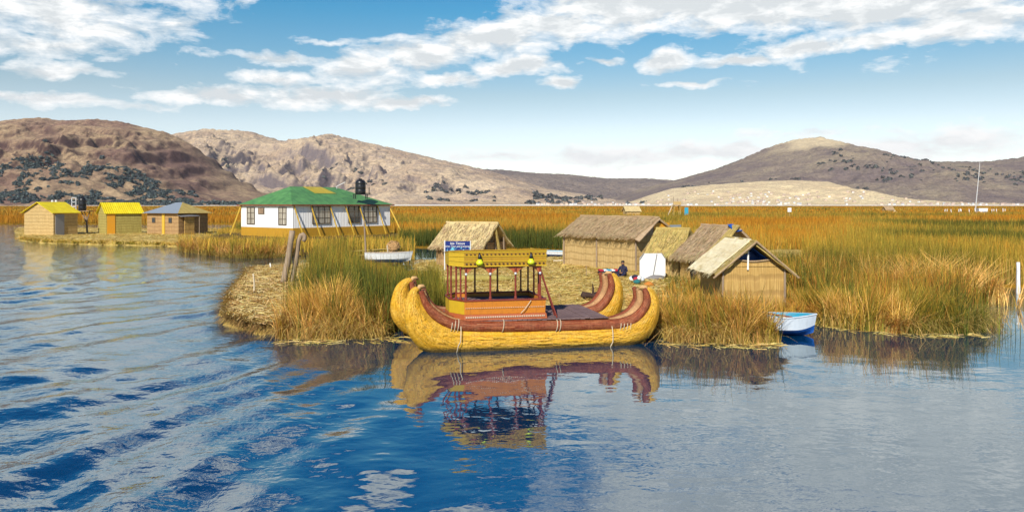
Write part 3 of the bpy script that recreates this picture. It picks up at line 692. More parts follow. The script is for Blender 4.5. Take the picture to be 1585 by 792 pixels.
# --- small cabin
e, Wx, Wy, h, hr = gable_hut((8.85, 41.2), (1.25, 1.6), 1.65, .3, 1.85, 2.86, 'y', M['wall_gold'], M['thatch_yellow'], label='smallest narrow reed hut with mustard thatch roof beside the white panel', ov=.4, ovg=.2, seed=13, gable=(0, 1), fringe=500, fcol=[np.array([.30, .22, .07]), np.array([.60, .47, .17])])
MB().box((Wx*.2, -.05, .0), (Wx*.62, -.005, 1.45)).build('doorway', M['shadein'], e)
MB().tube([(Wx*.55, -.15, 0), (Wx*.5, -.18, 1.5)], .03, 6).build('post', M['pole'], e)
# --- hut between, grey thatch
e, Wx, Wy, h, hr = gable_hut((9.75, 38.3), (2.85, 1.15), 2.5, .3, 1.80, 3.08, 'y', M['wall_gold'], M['thatch_grey'], label='reed hut with mauve grey thatch and a dark doorway, second from right', ov=.4, ovg=.3, seed=17, gable=(1, 1), fringe=900)
MB().box((-.05, Wy*.42, 0), (-.005, Wy*.62, 1.35)).build('doorway', M['shadein'], e)
MB().box((-.07, Wy*.66, 0), (-.006, Wy*.97, 1.42)).build('door_mat', M['wall_warm'], e)
MB().slab(((Wx*.40, -.36, hr-.22), (Wx*.56, -.36, hr-.15), (Wx*.56, .35, hr+.15), (Wx*.44, .35, hr+.15)), .02, 4, 4, 0, .02, 3).build('blue_tarp', M['tarp'], e)
MB().slab(((-.6, -.62, h-.48), (-.55, .25, h-.4), (Wx*.5, .1, hr+.13), (Wx*.5, -.4, hr+.12)), .05, 6, 8, 0, .02, 9, .03).build('roof_mat', M['thatch_yellow'], e)
# --- front right hut with open blue gable
e, Wx, Wy, h, hr = gable_hut((8.12, 29.9), (2.42, .10), 3.0, .15, 1.80, 2.74, 'y', M['wall_warm'], M['thatch_yellow'], label='nearest reed hut at right, blue tarp showing inside its open gable', ov=.32, ovg=.28, seed=23, gable=(0, 0), fringe=260, fcol=[np.array([.55, .42, .18]), np.array([.86, .76, .46])])
sl_ = (hr-h)/(Wx/2)
MB().slab(((-.47, .25, h-.47*sl_+.07), (-.47, Wy+.3, h-.47*sl_+.07), (Wx*.5, Wy+.3, hr+.13), (Wx*.5, .25, hr+.13)), .03, 10, 8, .03, .012, 31, .03).build('pale_roof_mat', M['thatch_pale'], e)
MB().add([(0.1, .9, h-.3), (Wx-.1, .9, h-.3), (Wx-.1, .9, h+.1), (Wx/2, .9, hr-.12), (.1, .9, h+.1)], [(0, 1, 2, 3, 4)]).slab(((.3, .1, h+.12), (Wx*.5, .1, hr-.2), (Wx*.5, .9, hr-.2), (.3, .9, h+.12)), .02, 6, 6, .05, .02, 4).slab(((Wx-.2, .1, h+.05), (Wx*.5, .1, hr-.2), (Wx*.5, .9, hr-.2), (Wx-.2, .9, h+.05)), .02, 6, 6, .05, .02, 4).build('tarp_lining', M['tarp'], e)
MB().box((.03, .0, h-.01), (Wx-.03, .07, h+.03)).add([(.0, 0, h), (Wx, 0, h), (Wx-.28, 0, h+.24), (.28, 0, h+.24), (.0, .07, h), (Wx, .07, h), (Wx-.28, .07, h+.24), (.28, .07, h+.24)], [(0, 1, 2, 3), (7, 6, 5, 4), (3, 2, 6, 7), (0, 3, 7, 4), (1, 5, 6, 2)]).build('gable_wall', M['wall_warm'], e)
MB().tube([(Wx*.40, -.06, h-.1), (Wx*.41, -.04, hr-.3)], .035, 8).build('gable_post', M['white'], e)
MB().tube([(-.45, -.30, h-.40), (Wx/2, -.32, hr+.04)], .04, 6).tube([(Wx+.45, -.30, h-.40), (Wx/2, -.32, hr+.06)], .04, 6).build('barge_pole', M['thatch_tan'], e)
MB().tube([(x_, -.03, h+.25+.03*math.sin(x_*4)) for x_ in np.linspace(.25, Wx-.25, 12)], .035, 6).build('rail', M['thatch_tan'], e)
for x_ in (.0, Wx): MB().tube([(x_, -.05, 0), (x_, -.05, h+.05)], .045, 7).build('corner_post', M['pole'], e)

# --- three huts on the far left island
e, Wx, Wy, h, hr = gable_hut((-55.6, 94.0), (1.25, 3.0), 5.2, .45, 3.3, 4.5, 'x', M['wall_gold'], M['yellowroof'], label='far left reed hut, bright yellow tin roof and grey door', ov=.25, ovg=.3, seed=33, fringe=0, edge=0, th=.05)
MB().box((.25, -.06, .0), (1.4, -.005, 2.6)).build('door', M['greydoor'], e)
for k in range(2): MB().lathe([(.12, 0), (.14, .1), (.14, .5), (.09, .6)], (2.2+k*.5, Wy*.6, hr-.3), 8).build('vent_pipe', M['steel'], e)
e, Wx, Wy, h, hr = gable_hut((-51.3, 98.0), (3.05, 3.0), 3.1, .45, 3.25, 4.45, 'x', M['wall_green'], M['yellowroof'], label='middle reed hut of the far island, yellow tin roof and orange door', ov=.25, ovg=.25, seed=36, fringe=0, edge=0, th=.05)
MB().box((.1, -.06, .0), (1.05, -.005, 2.6)).build('door', M['orange'], e)
# hip roofed one
C = (-41.3, 96.0); bv = (2.1, 3.9); Wx = math.hypot(*bv); Wy = 5.9; rz = math.atan2(bv[1], bv[0]); EXCL.append(footprint(C, Wx, Wy, rz))
e = empty('reed_hut', (*C, .45), rz, 'brown reed hut with grey hipped tin roof and yellow post, on the far island', 'hut')
h = 2.75; hr = 4.05
MB().box((0, 0, 0), (Wx, Wy, h)).build('wall', M['wall_brown'], e)
o_ = .45; R1 = (Wx*.5, Wy*.55, hr); R2 = (Wx*.5, Wy*.35, hr+.02)
cs = [(-o_, -o_, h-.05), (Wx+o_, -o_, h-.05), (Wx+o_, Wy+o_, h-.05), (-o_, Wy+o_, h-.05)]
MB().add([cs[0], cs[3], R1, R2], [(0, 1, 2, 3)]).add([cs[1], cs[2], R1, R2], [(0, 1, 2, 3)]).add([cs[2], cs[3], R1], [(0, 1, 2)]).build('tin_roof', M['tin'], e)
MB().add([cs[0], cs[1], R2], [(0, 1, 2)]).add([(a, b_, c_-.02) for a, b_, c_ in cs], [(0, 1, 2, 3)]).build('olive_roof', M['thatch_yellow'], e)
MB().box((-.1, Wy*.42, 0), (-.01, Wy*.50, h)).build('post', M['yellow'], e)
for y_ in (Wy*.25, Wy*.78):
    wf = MB().box((-.07, y_-.3, 1.5), (-.01, y_+.3, 2.15)).build('window', M['darkframe'], e); MB().box((-.08, y_-.22, 1.58), (-.072, y_+.22, 2.07)).build('pane', M['glass'], wf)
MB().box((.5, -.55, 0), (1.9, -.45, 2.3)).build('porch_mat', M['wall_warm'], e)
MB().slab(((-.2, -.8, 2.3), (2.6, -.8, 2.35), (2.6, .02, 2.55), (-.2, .02, 2.5)), .05, 6, 3, -.08, .02, 4).build('porch_roof', M['greytarp'], e)
MB().tube([(2.5, -.75, 0), (2.5, -.75, 2.3)], .05, 6).build('porch_post', M['pole'], e)

# water tank on a stand
def tank(parent, c, r, h_, mat=None):
    o = MB().lathe([(r*.92, 0), (r, .05*h_), (r, .3*h_), (r*.96, .33*h_), (r, .36*h_), (r, .62*h_), (r*.96, .65*h_), (r, .68*h_), (r*.97, .85*h_), (r*.6, .97*h_), (r*.3, 1.0*h_), (r*.3, 1.06*h_), (.01, 1.07*h_)], c, 20).build('tank', M['black'], parent, True); return o
T_ = empty('water_tank', (at(134, 101), 101, .45), 0, 'black water tank on a crooked timber stand behind the far left huts', 'water tank')
b = MB().tube([(.1, 0, 0), (.0, 0, 1.3), (.0, 0, 2.2)], .12, 7)
for dx_ in (-.75, -.3, .35): b.tube([(0, 0, 1.4), (dx_, .1, 2.9)], .07, 6)
b.build('trunk_stand', M['pole'], T_)
MB().box((-1.5, -.6, 2.9), (.6, .6, 3.0)).build('platform', M['wood'], T_)
tank(T_, (-.55, 0, 3.0), .47, 1.75)
b = MB()
for x_ in (-1.75, -1.2):
    b.bar((x_, -.3, 2.9), (x_, -.3, 4.75), .08)
for z_ in (2.95, 3.5, 4.1, 4.7): b.bar((-1.8, -.3, z_), (-1.15, -.3, z_), .08)
b.build('frame', M['steel'], T_)

# ------------------------------------------------------------------ white house with green roof
Cc = (-24.0, 85.0); bv = Vector((8.9, 11.0)); Wx = 14.2; Wy = 10.2; rz = math.atan2(bv.y, bv.x); ZB = .6
EXCL.append(footprint(Cc, Wx, Wy, rz, .9))
e = empty('house', (*Cc, ZB), rz, 'long white house with a green hipped roof and slanting yellow braces', 'house')
z1 = 1.05; ht = 3.65
MB().box((.0, .0, 0), (Wx, Wy, z1)).build('skirt', M['ochre'], e)
MB().box((.03, .03, z1+.002), (Wx-.03, Wy-.03, ht)).build('wall', M['siding'], e)
# smooth white short facade
MB().box((-.02, .02, z1-.02), (.028, Wy-.02, ht-.003)).build('end_wall', M['white'], e)
o_ = .35; zr_ = 5.75; r0 = (3.2, Wy/2, zr_); r1_ = (Wx-4.4, Wy/2, zr_)
q = [(-o_, -o_, ht-.06), (Wx+o_, -o_, ht-.06), (Wx+o_, Wy+o_, ht-.06), (-o_, Wy+o_, ht-.06)]
rf = MB().add([q[0], q[1], r1_, r0], [(0, 1, 2, 3)]).add([q[2], q[3], r0, r1_], [(0, 1, 2, 3)]).add([q[3], q[0], r0], [(0, 1, 2)]).add([q[1], q[2], r1_], [(0, 1, 2)]).add([(a, b_, c_-.05) for a, b_, c_ in q], [(3, 2, 1, 0)]).build('roof', M['greenroof'], e)
b = MB()
for i_ in range(4): b.bar([*q[i_][:2], ht-.08], [*q[(i_+1) % 4][:2], ht-.08], .06, .12)
b.build('fascia', M['maroon'], rf)
def on_slope(x, s, lift): # s 0 eave..1 ridge on the y=-o slope
    return (x, -o_+(Wy/2+o_)*s, ht-.06+(zr_-ht+.06)*s+lift)
MB().add([on_slope(5.2, .62, .03), on_slope(8.3, .62, .03), on_slope(7.6, .99, .03), on_slope(4.9, .99, .03)], [(0, 1, 2, 3)]).build('yellow_panel', M['roofpatch'], rf)
def win(y0, y1, z0_, z1_, face, nv=2, nh=3, cur=True, prop=.5):
    def P(u, d, z): return (u, -d, z) if face == 'long' else (-d, u, z)
    def bx(b, u0, u1, d0, d1, za, zb_): b.box([min(a, c) for a, c in zip(P(u0, d0, za), P(u1, d1, zb_))], [max(a, c) for a, c in zip(P(u0, d0, za), P(u1, d1, zb_))])
    b = MB(); f_ = .09; D0 = .035
    bx(b, y0, y0+f_, D0, .10, z0_, z1_); bx(b, y1-f_, y1, D0, .10, z0_, z1_); bx(b, y0+f_, y1-f_, D0, .098, z0_, z0_+f_); bx(b, y0+f_, y1-f_, D0, .098, z1_-f_, z1_)
    for i_ in range(1, nv):
        u = y0+(y1-y0)*i_/nv; bx(b, u-.04, u+.04, D0, .095, z0_+f_, z1_-f_)
    for i_ in range(1, nh):
        z = z0_+(z1_-z0_)*i_/nh; bx(b, y0+f_, y1-f_, D0, .085, z-.03, z+.03)
    wo = b.build('window', M['darkframe'], e)
    b = MB(); bx(b, y0+.02, y1-.02, .005, .05, z0_+.02, z1_-.02); b.build('pane', M['curtain'] if cur else M['glass'], wo)
# short (left) face: local y from 0 (corner) to Wy ; picture: windows near both ends
win(1.15, 2.65, 1.35, 3.35, 'short', 2, 3); win(7.3, 8.9, 1.35, 3.35, 'short', 2, 3)
win(5.4, 6.6, 2.55, 3.3, 'short', 1, 1, False)
MB().box((-.11, 5.5, 2.6), (-.10, 6.5, 3.22)).build('shutter', M['wood'], e)
win(2.5, 5.0, 1.45, 3.45, 'long', 3, 3); win(7.6, 9.4, 1.45, 3.45, 'long', 2, 3, False); win(9.9, 12.0, 1.45, 3.45, 'long', 3, 3)
for x_ in (.15, 2.4, 5.0, 7.2, 9.3, 12.1): MB().bar((x_-.1, -.12, ht-.15), (x_+.5, -1.0, .1), .10).build('brace', M['yellow'], e)
MB().bar((Wx-.1, -.12, ht-.5), (Wx+.5, -1.6, .1), .14).build('brace', M['yellow'], e)
MB().bar((-.1, Wy-.1, ht-.1), (-1.2, Wy+.4, .1), .13).build('brace', M['yellow'], e)
# roof tank and aerial
T2 = empty('water_tank', (0, 0, 0), 0, 'black water tank standing on the green roof of the white house', 'water tank')
T2.location = (at(558, 92), 92, zz(300, 92)+.0)
tank(T2, (0, 0, -.05), .62, 1.75)
b = MB()
for sx_ in (-.7, .7):
    for sy_ in (-.5, .5): b.bar((sx_, sy_, -.6), (sx_, sy_, 0), .1)
b.box((-.85, -.6, -.1), (1.25, .6, -.05)); b.bar((1.1, -.4, -.1), (1.1, -.4, .75), .09); b.bar((.6, -.4, .05), (1.3, -.4, .05), .09)
b.build('stand', M['black'], T2)
b = MB(); b.bar((0, 0, 0), (1.1, 0, .55), .12, .06); b.bar((.1, 0, -.25), (.1, 0, .05), .05); tag(b.build('aerial', M['steel']), 'slim white aerial tilted above the ridge of the green roof', 'aerial').location = (at(520, 91), 91, zz(289, 91))

# ------------------------------------------------------------------ the double hulled reed boat
TH = math.radians(12.0); ct, sn_ = math.cos(TH), math.sin(TH); P0 = Vector((at(703, 22.45), 22.45))
def S(px, py, perp=0.0):
    """pixel -> boat local (s, z) on the vertical plane at perpendicular offset"""
    k = (px-CX)/F; ox, oy = P0.x-sn_*perp, P0.y+ct*perp
    s = (k*oy-ox)/(ct-k*sn_); Y = oy+s*sn_; return s, zz(py, Y)
boat = empty('reed_boat', (P0.x, P0.y, 0), TH, 'golden double hulled reed boat with curled prows and an orange cabin', 'boat')
EXCL.append([(P0.x+s*ct-p*sn_, P0.y+s*sn_+p*ct) for s, p in ((-1.9, -.6), (6.6, -.6), (6.6, 3.2), (-1.9, 3.2))])
def catmull(pts, k=5):
    out = []; n = len(pts)
    for i in range(n-1):
        p = [np.array(pts[max(0, min(n-1, i+d))], float) for d in (-1, 0, 1, 2)]
        for j in range(k):
            t_ = j/k; out.append(.5*((2*p[1])+(-p[0]+p[2])*t_+(2*p[0]-5*p[1]+4*p[2]-p[3])*t_*t_+(-p[0]+3*p[1]-3*p[2]+p[3])*t_**3))
    out.append(np.array(pts[-1], float)); return out
hullpx = [(647, 446, 3.5), (641.5, 452, 6), (640.5, 462, 9), (641.5, 474, 12), (645, 488, 16), (652, 503, 19), (664, 516, 21), (680, 524, 21), (700, 528, 20), (740, 530, 19.5), (790, 530, 19), (850, 528, 19), (910, 525.5, 19), (945, 522, 19), (970, 516, 18.5), (989, 505, 17.5), (1001, 491, 15), (1007, 476, 12), (1009, 463, 9), (1006, 453, 6), (1001, 447, 3.5)]
rollpx = [(651, 449, 4), (655, 461, 5), (661, 473, 6.2), (673, 486, 7.5), (690, 496.5, 8.2), (710, 502, 8.5), (760, 504, 8.5), (850, 503, 8.5), (940, 501, 8.5), (963, 498, 8.5), (980, 491, 8.2), (992, 479, 7.2), (998, 465, 6.2), (997, 453, 5), (994, 446, 3.5)]
def hullpts(L, dz=0, lift=0.0):
    r = []
    for px, py, rad in L:
        s, z = S(px, py); Y = P0.y+s*sn_; r.append((s, z, rad/F*Y))
    return r
def tube_from(L, p, name, mat, k=5, n=22, sy=1.0, rs=1.0, zoff=0.0, bend=0.0, parent=None, liftR=0.0, wob=.015):
    pts = catmull(L, k); sm = sum(a[0] for a in pts)/len(pts)
    P_ = []
    for a in pts:
        out = max(0, a[1]-.75)   # above the deck the ends lean towards each other slightly
        P_.append((a[0], p+bend*out, a[1]+zoff+(liftR*max(0, a[1]-.7) if a[0] > 2 else 0)))
    return MB().tube(P_, [max(.02, a[2]*rs) for a in pts], n, True, sy, wob).build(name, mat, parent or boat, True)
HP = hullpts(hullpx); RP = hullpts(rollpx)
PF = 2.6
hulls = []
def strands_on(L, p, rs, sy, N, cols, parent, lr, seed, zmin=.08):
    r = np.random.default_rng(seed); pts = catmull(L, 5); P_ = np.array([(a[0], p, a[1]+(lr*max(0, a[1]-.7) if a[0] > 2 else 0), max(.02, a[2]*rs)) for a in pts]); n = len(P_)
    i0 = r.integers(1, n-5, N); m = r.integers(1, 4, N); th = r.uniform(0, 2*PI, N); dth = r.normal(0, .12, N); K = 4; V = []
    T = np.gradient(P_[:, :3], axis=0); T /= np.linalg.norm(T, axis=1)[:, None]+1e-9
    for k in range(K):
        f = np.clip(i0+m*k/(K-1), 0, n-1.001); j = f.astype(int); q = (f-j)[:, None]
        c = P_[j]*(1-q)+P_[j+1]*q; t_ = T[j]*(1-q)+T[j+1]*q
        nx = np.stack([-t_[:, 2], 0*t_[:, 0], t_[:, 0]], 1)   # in-plane normal
        for sg in (-1, 1):
            a = th+dth*k/(K-1)+sg*.0035/c[:, 3].clip(.05)
            rr = c[:, 3]*(1.003+.006*(k in (0, K-1))*r.random(N))
            V.append(c[:, :3]+nx*(np.sin(a)*rr)[:, None]*1.0+np.array([0, 1, 0])*(np.cos(a)*rr*sy)[:, None])
    V = np.stack(V, 1); keep = V[:, :, 2].min(1) > zmin; V = V[keep]; N2 = len(V)
    b = np.arange(N2)*2*K; Q = np.concatenate([np.stack([b+2*i, b+2*i+1, b+2*i+3, b+2*i+2], 1) for i in range(K-1)])
    C = np.repeat(jitter(colmix(cols, r.random(N2)), .15), 2*K, axis=0)
    return npmesh('reed_strands', V.reshape(-1, 3), Q, M['straw'], C, parent)
for p, lr in ((0, 0), (PF, .24)):
    hs = -.22 if p else 0
    if p: HP = [(a+hs, b_, c_) for a, b_, c_ in HP]; RP = [(a+hs+(.16 if i_ == 0 else .12 if i_ == 1 else .06 if i_ == 2 else 0), b_, c_) for i_, (a, b_, c_) in enumerate(RP)]; HP = [(a+(.24, .17, .08, .03)[i_] if i_ < 4 else a, b_, c_*(1.12 if i_ < 6 else 1)) for i_, (a, b_, c_) in enumerate(HP)]
    hl = tube_from(HP, p, 'hull', M['hull'], sy=1.25, liftR=lr); hulls.append(hl)
    strands_on(HP, p, 1.0, 1.25, 5200, [np.array([.50, .28, .015]), np.array([.70, .40, .02]), np.array([.78, .53, .13])], hl, lr, 5)
    rl = tube_from(RP, p-.16, 'gunwale_roll', M['roll'], rs=1.0, parent=boat, liftR=lr)
    strands_on(RP, p-.16, 1.0, 1.0, 1300, [np.array([.18, .035, .014]), np.array([.34, .08, .025]), np.array([.50, .24, .11])], rl, lr, 6)
    tube_from([(a-(.08 if a > 3 else -.06), b_-.02, r_) for a, b_, r_ in RP], p+.17, 'inner_roll', M['tanroll'], rs=1.05, parent=boat, liftR=lr)
    tube_from([(a-(.12 if a > 3 else -.12), b_+.0, r_) for a, b_, r_ in RP], p+.42, 'gunwale_roll', M['roll'], rs=.9, parent=boat, liftR=lr)
    # wrapped pale tips
    for i_, dr in ((0, -1), (-1, 1)):
        s_, z_, r_ = HP[i_]; zz_ = z_+(lr*max(0, z_-.7) if s_ > 2 else 0)
        MB().tube([(s_-dr*.0, p, zz_-.03), (s_-dr*.05, p+.01, zz_+.05), (s_-dr*.14, p+.05, zz_+.055), (s_-dr*.22, p+.1, zz_-.0)], [.055, .065, .055, .03], 12).build('tip_wrap', M['tan'], boat, True)
    # rope bindings
    for px_ in (706, 937):
        s_, z_ = S(px_, 525); Y = P0.y+s_*sn_; zc = S(px_, 528)[1]; r_ = 21/F*Y
        ring = [(s_+.06*math.sin(a*1.0)+.05*(1 if math.sin(a) > 0 else 0), p+math.cos(a)*r_*1.27, zc+math.sin(a)*r_*(1.04 if math.sin(a) < 0 else 1.55)) for a in np.linspace(0, 2*PI, 30)]
        MB().tube(ring, .014, 6).build('rope', M['rope'], boat)
# lashing on the roll ends
for px_, k_ in ((697, 3), (955, 4), (858, 2), (776, 1)):
    for q_ in range(k_):
        s_, z_ = S(px_+q_*5, 502); MB().tube([(s_+.03*math.sin(a), -.16+math.cos(a)*.185, S(px_, 503)[1]+math.sin(a)*.185) for a in np.linspace(0, 2*PI, 18)], .012, 5).build('lashing', M['rope'], boat)
# deck: planks across
zd = .84; s0, _ = S(685, 498); s1, _ = S(940, 498)
b = MB(); n_ = 34
for i_ in range(n_):
    a0 = s0+(s1-s0)*i_/n_; a1 = s0+(s1-s0)*(i_+1)/n_-.012; dz_ = random.uniform(-.008, .008)
    b.box((a0, -.12+random.uniform(-.03, .03), zd-.03+dz_), (a1, PF+.35+random.uniform(-.05, .03), zd+dz_))
b.build('deck', M['deckwood'], boat)
b = MB()
for p_ in (.1, 1.2, 2.3): b.box((s0-.1, p_-.05, zd-.13), (s1+.08, p_+.05, zd-.045))
b.build('deck_beam', M['brownwood'], boat)
b = MB()   # pale frayed cords near the prow corner
for i_ in range(26):
    s_ = s0-random.uniform(-.1, .5); p_ = random.uniform(-.2, .6); b.bar((s_, p_, zd-.05+random.uniform(-.04, .06)), (s_+random.uniform(-.2, .25), p_+random.uniform(-.2, .2), zd+random.uniform(-.03, .10)), .015)
b.build('frayed_cord', M['rope'], boat)
# cabin footprint in boat local coordinates
def SP(px, z, perp): 
    py = 0; k = (px-CX)/F; ox, oy = P0.x-sn_*perp, P0.y+ct*perp; return (k*oy-ox)/(ct-k*sn_)
A = (SP(719, 0, 0.0), 0.0); B = (SP(843, 0, 0), 0.0); E_ = (SP(696, 0, .62), .62); Cb = (B[0]+.0, 2.0); Db = (E_[0]+.0, 1.5); D2 = (A[0], 2.0)
foot = [A, B, Cb, D2, Db, E_]
def inset(poly, d):
    cx_ = sum(p[0] for p in poly)/len(poly); cy_ = sum(p[1] for p in poly)/len(poly)
    w_ = max(p[0] for p in poly)-cx_; h__ = max(p[1] for p in poly)-cy_
    return [(cx_+(x-cx_)*(1-d/w_), cy_+(y-cy_)*(1-d/h__)) for x, y in poly]
def zt(p, z): return z-(.09*max(0, p[1]) if z > 2.7 else 0)
def wallring(poly, z0, z1, flare0=0.0, flare1=0.0, th=.05, skip=()):
    """each side as a solid board, poly at z0 grown by flare0 and at z1 by flare1"""
    res = []
    po0, po1 = inset(poly, -flare0), inset(poly, -flare1); pi0, pi1 = inset(poly, -flare0+th), inset(poly, -flare1+th); n = len(poly)
    for i in range(n):
        j = (i+1) % n
        vs = [(*po0[i], z0), (*po0[j], z0), (*pi0[j], z0), (*pi0[i], z0), (*po1[i], zt(po1[i], z1)), (*po1[j], zt(po1[j], z1)), (*pi1[j], zt(pi1[j], z1)), (*pi1[i], zt(pi1[i], z1))]
        res.append((vs, [(0, 3, 2, 1), (4, 5, 6, 7), (0, 1, 5, 4), (1, 2, 6, 5), (2, 3, 7, 6), (3, 0, 4, 7)]))
    return res
CAB = {'base': paint('orange_base_paint', (.60, .21, .018), .5, .3, 7, (.25, .08, .02), .5), 'mold': paint('red_brown_molding', (.40, .10, .03), .55, .2, 6),
       'ycl': paint('yellow_chamfer_paint', (.62, .41, .02), .5, .25, 7, (.3, .18, .02), .45), 'fas': paint('ochre_fascia_paint', (.44, .25, .015), .5, .3, 6, (.2, .10, .02), .5),
       'dot': paint('pale_stud_paint', (.70, .55, .40), .5), 'dash': paint('dark_dash_paint', (.06, .025, .012), .6)}
def board_set(z0, z1, f0, f1, mats, name, poly=foot):
    out = []
    for i, (vs, fs) in enumerate(wallring(poly, z0, z1, f0, f1)): out.append(MB().add(vs, fs).build(name, mats(i), boat, bevel=.006))
    return out
side_m = lambda m1, m2: (lambda i: m2 if i in (5, 4, 3) else m1)
board_set(zd+.005, zd+.17, .07, .04, side_m(CAB['mold'], CAB['mold']), 'plinth')
base_b = board_set(zd+.172, zd+.55, .015, .03, side_m(CAB['base'], CAB['ycl']), 'base_panel')
board_set(zd+.552, zd+.60, .05, .05, lambda i: M['maroon'], 'base_rail')
MB().prism(inset(foot, .06), zd+.42, zd+.45).build('bench_top', M['deckwood'], boat)
zt0, zt1 = 2.40, 2.86
fas = board_set(zt0, zt1, .04, .05, side_m(CAB['fas'], CAB['ycl']), 'fascia_board')
rp_ = inset(foot, -.07); n6 = len(rp_)
MB().add([(x, y, zt1+.003-.09*max(0, y)) for x, y in rp_]+[(x, y, zt1+.035-.09*max(0, y)) for x, y in rp_], [tuple(range(n6))[::-1], tuple(range(n6, 2*n6))]+[(i, (i+1) % n6, n6+(i+1) % n6, n6+i) for i in range(n6)]).build('cabin_roof', CAB['fas'], boat)
for zc, hh_ in ((zt0+.015, .03), (zt0+.155, .022), (zt0+.305, .022), (zt1-.03, .03)):
    for i, (vs, fs) in enumerate(wallring(foot, zc-hh_/2, zc+hh_/2, .062, .062, .02)):
        if i in (0, 1, 5): MB().add(vs, fs).build('trim_strip', CAB['ycl'], fas[i])
# studs and dashes on the front
Lf = B[0]-A[0]
b = MB()
for i_ in range(44):
    s_ = A[0]+.04+(Lf-.08)*i_/43
    b.cbox((s_, -.047, zd+.36), (.022, .02, .022)); b.cbox((s_, -.085, zd+.10), (.03, .02, .045))
b.build('studs', CAB['dot'], base_b[0])
b = MB()
for i_ in range(20):
    s_ = A[0]+.05+(Lf-.1)*i_/19
    b.cbox((s_, -.066, zt0+.36), (.05, .02, .03)); b.cbox((s_, -.066, zt0+.085), (.05, .02, .04))
b.build('dashes', CAB['dash'], fas[0])
# posts: red on the near faces, brown behind
zp0, zp1 = zd+.6, zt0
def post(s_, p_, mat, r=.03): 
    return MB().lathe([(r*1.5, 0), (r*1.5, .05), (r, .08), (r, zp1-zp0-.12), (r*1.4, zp1-zp0-.08), (r*1.4, zp1-zp0)], (s_, p_, zp0), 10).build('post', mat, boat)
near = [SP(721, 0, .03), SP(759, 0, .03), SP(798, 0, .03), SP(836, 0, .03)]
for s_ in near: post(s_, .03, M['maroon'])
for tq in (.25, .55, .9): post(A[0]+(E_[0]-A[0])*tq, A[1]+.02+(E_[1]-A[1])*tq, M['maroon'], .027)
for s_ in (Db[0]+.05,): post(s_, 1.45, M['maroon'], .026)
for s_ in (SP(735, 0, 1.95), SP(770, 0, 1.95), SP(806, 0, 1.95), Cb[0]-.05): post(s_, 1.95, M['brownwood'], .03)
for p_ in (.6, 1.2): post(B[0]-.04, p_, M['maroon'], .028)
# scalloped arches under the fascia
def arch(s_a, s_b, p_, name='arch_board'):
    n = 10; vs = []; W_ = s_b-s_a
    for y_ in (p_-.015, p_+.015):
        for i in range(n+1):
            u = i/n; x = s_a+W_*u; dep = .20*(abs(2*u-1)**2.2)+.015
            vs += [(x, y_, zt0-.002), (x, y_, zt0-dep)]
    k = 2*(n+1); fs = []
    for i in range(n):
        a = 2*i; fs += [(a, a+2, a+3, a+1), (k+a+1, k+a+3, k+a+2, k+a), (a+1, a+3, k+a+3, k+a+1), (a, k+a, k+a+2, a+2)]
    fs += [(0, 1, k+1, k), (2*n, k+2*n, k+2*n+1, 2*n+1)]
    MB().add(vs, fs).build(name, CAB['mold'], boat)
for i_ in range(3): arch(near[i_]+.032, near[i_+1]-.032, .03)
for i_ in range(2): arch(SP(735+i_*36, 0, 1.95)+.03, SP(771+i_*35, 0, 1.95)-.03, 1.95)
# hanging lime lamps in front of the fascia
for px_ in (742.5, 822):
    s_ = SP(px_, 0, -.15); hd = MB().lathe([(.02, .34), (.035, .28), (.05, .24), (.055, .17), (.03, .16)], (s_, -.15, zt0+.06), 12).build('lamp_cap', M['black'], boat, True)
    MB().lathe([(.055, .18), (.065, .15), (.105, .10), (.11, .05), (.06, .0), (.01, -.01)], (s_, -.15, zt0+.045), 16).build('lamp_shade', M['lime'], hd, True)
    MB().bar((s_, -.15, zt0+.39), (s_, -.02, zt0+.42), .02).build('lamp_arm', M['black'], hd)
for px_ in (721.5, 759, 798, 836): MB().lathe([(.03, .06), (.04, .03), (.03, 0), (.01, -.02)], (SP(px_, 0, -.03), -.03, zt0-.24), 10).build('finial', M['steel'], boat, True)
# gangway / brace at the right end of the cabin
b = MB(); x0_ = B[0]-.05; b.bar((x0_-.12, .02, zt0-.02), (x0_+.42, -.02, zd+.02), .06, .04); b.bar((x0_-.02, .4, zt0-.02), (x0_+.47, .4, zd+.02), .05, .04)
for i_ in range(6): u = .15+i_*.14; b.bar((x0_-.12+.54*u, .02, zt0-(zt0-zd)*u), (x0_-.02+.49*u, .4, zt0-(zt0-zd)*u), .03)
b.build('side_ladder', M['maroon'], boat)
MB().tube([(A[0]+Lf*.82, -.08, zd+.55), (A[0]+Lf*.75, -.10, zd+.33), (A[0]+Lf*.69, -.10, zd+.18)], .012, 6).build('rope', M['rope'], boat)

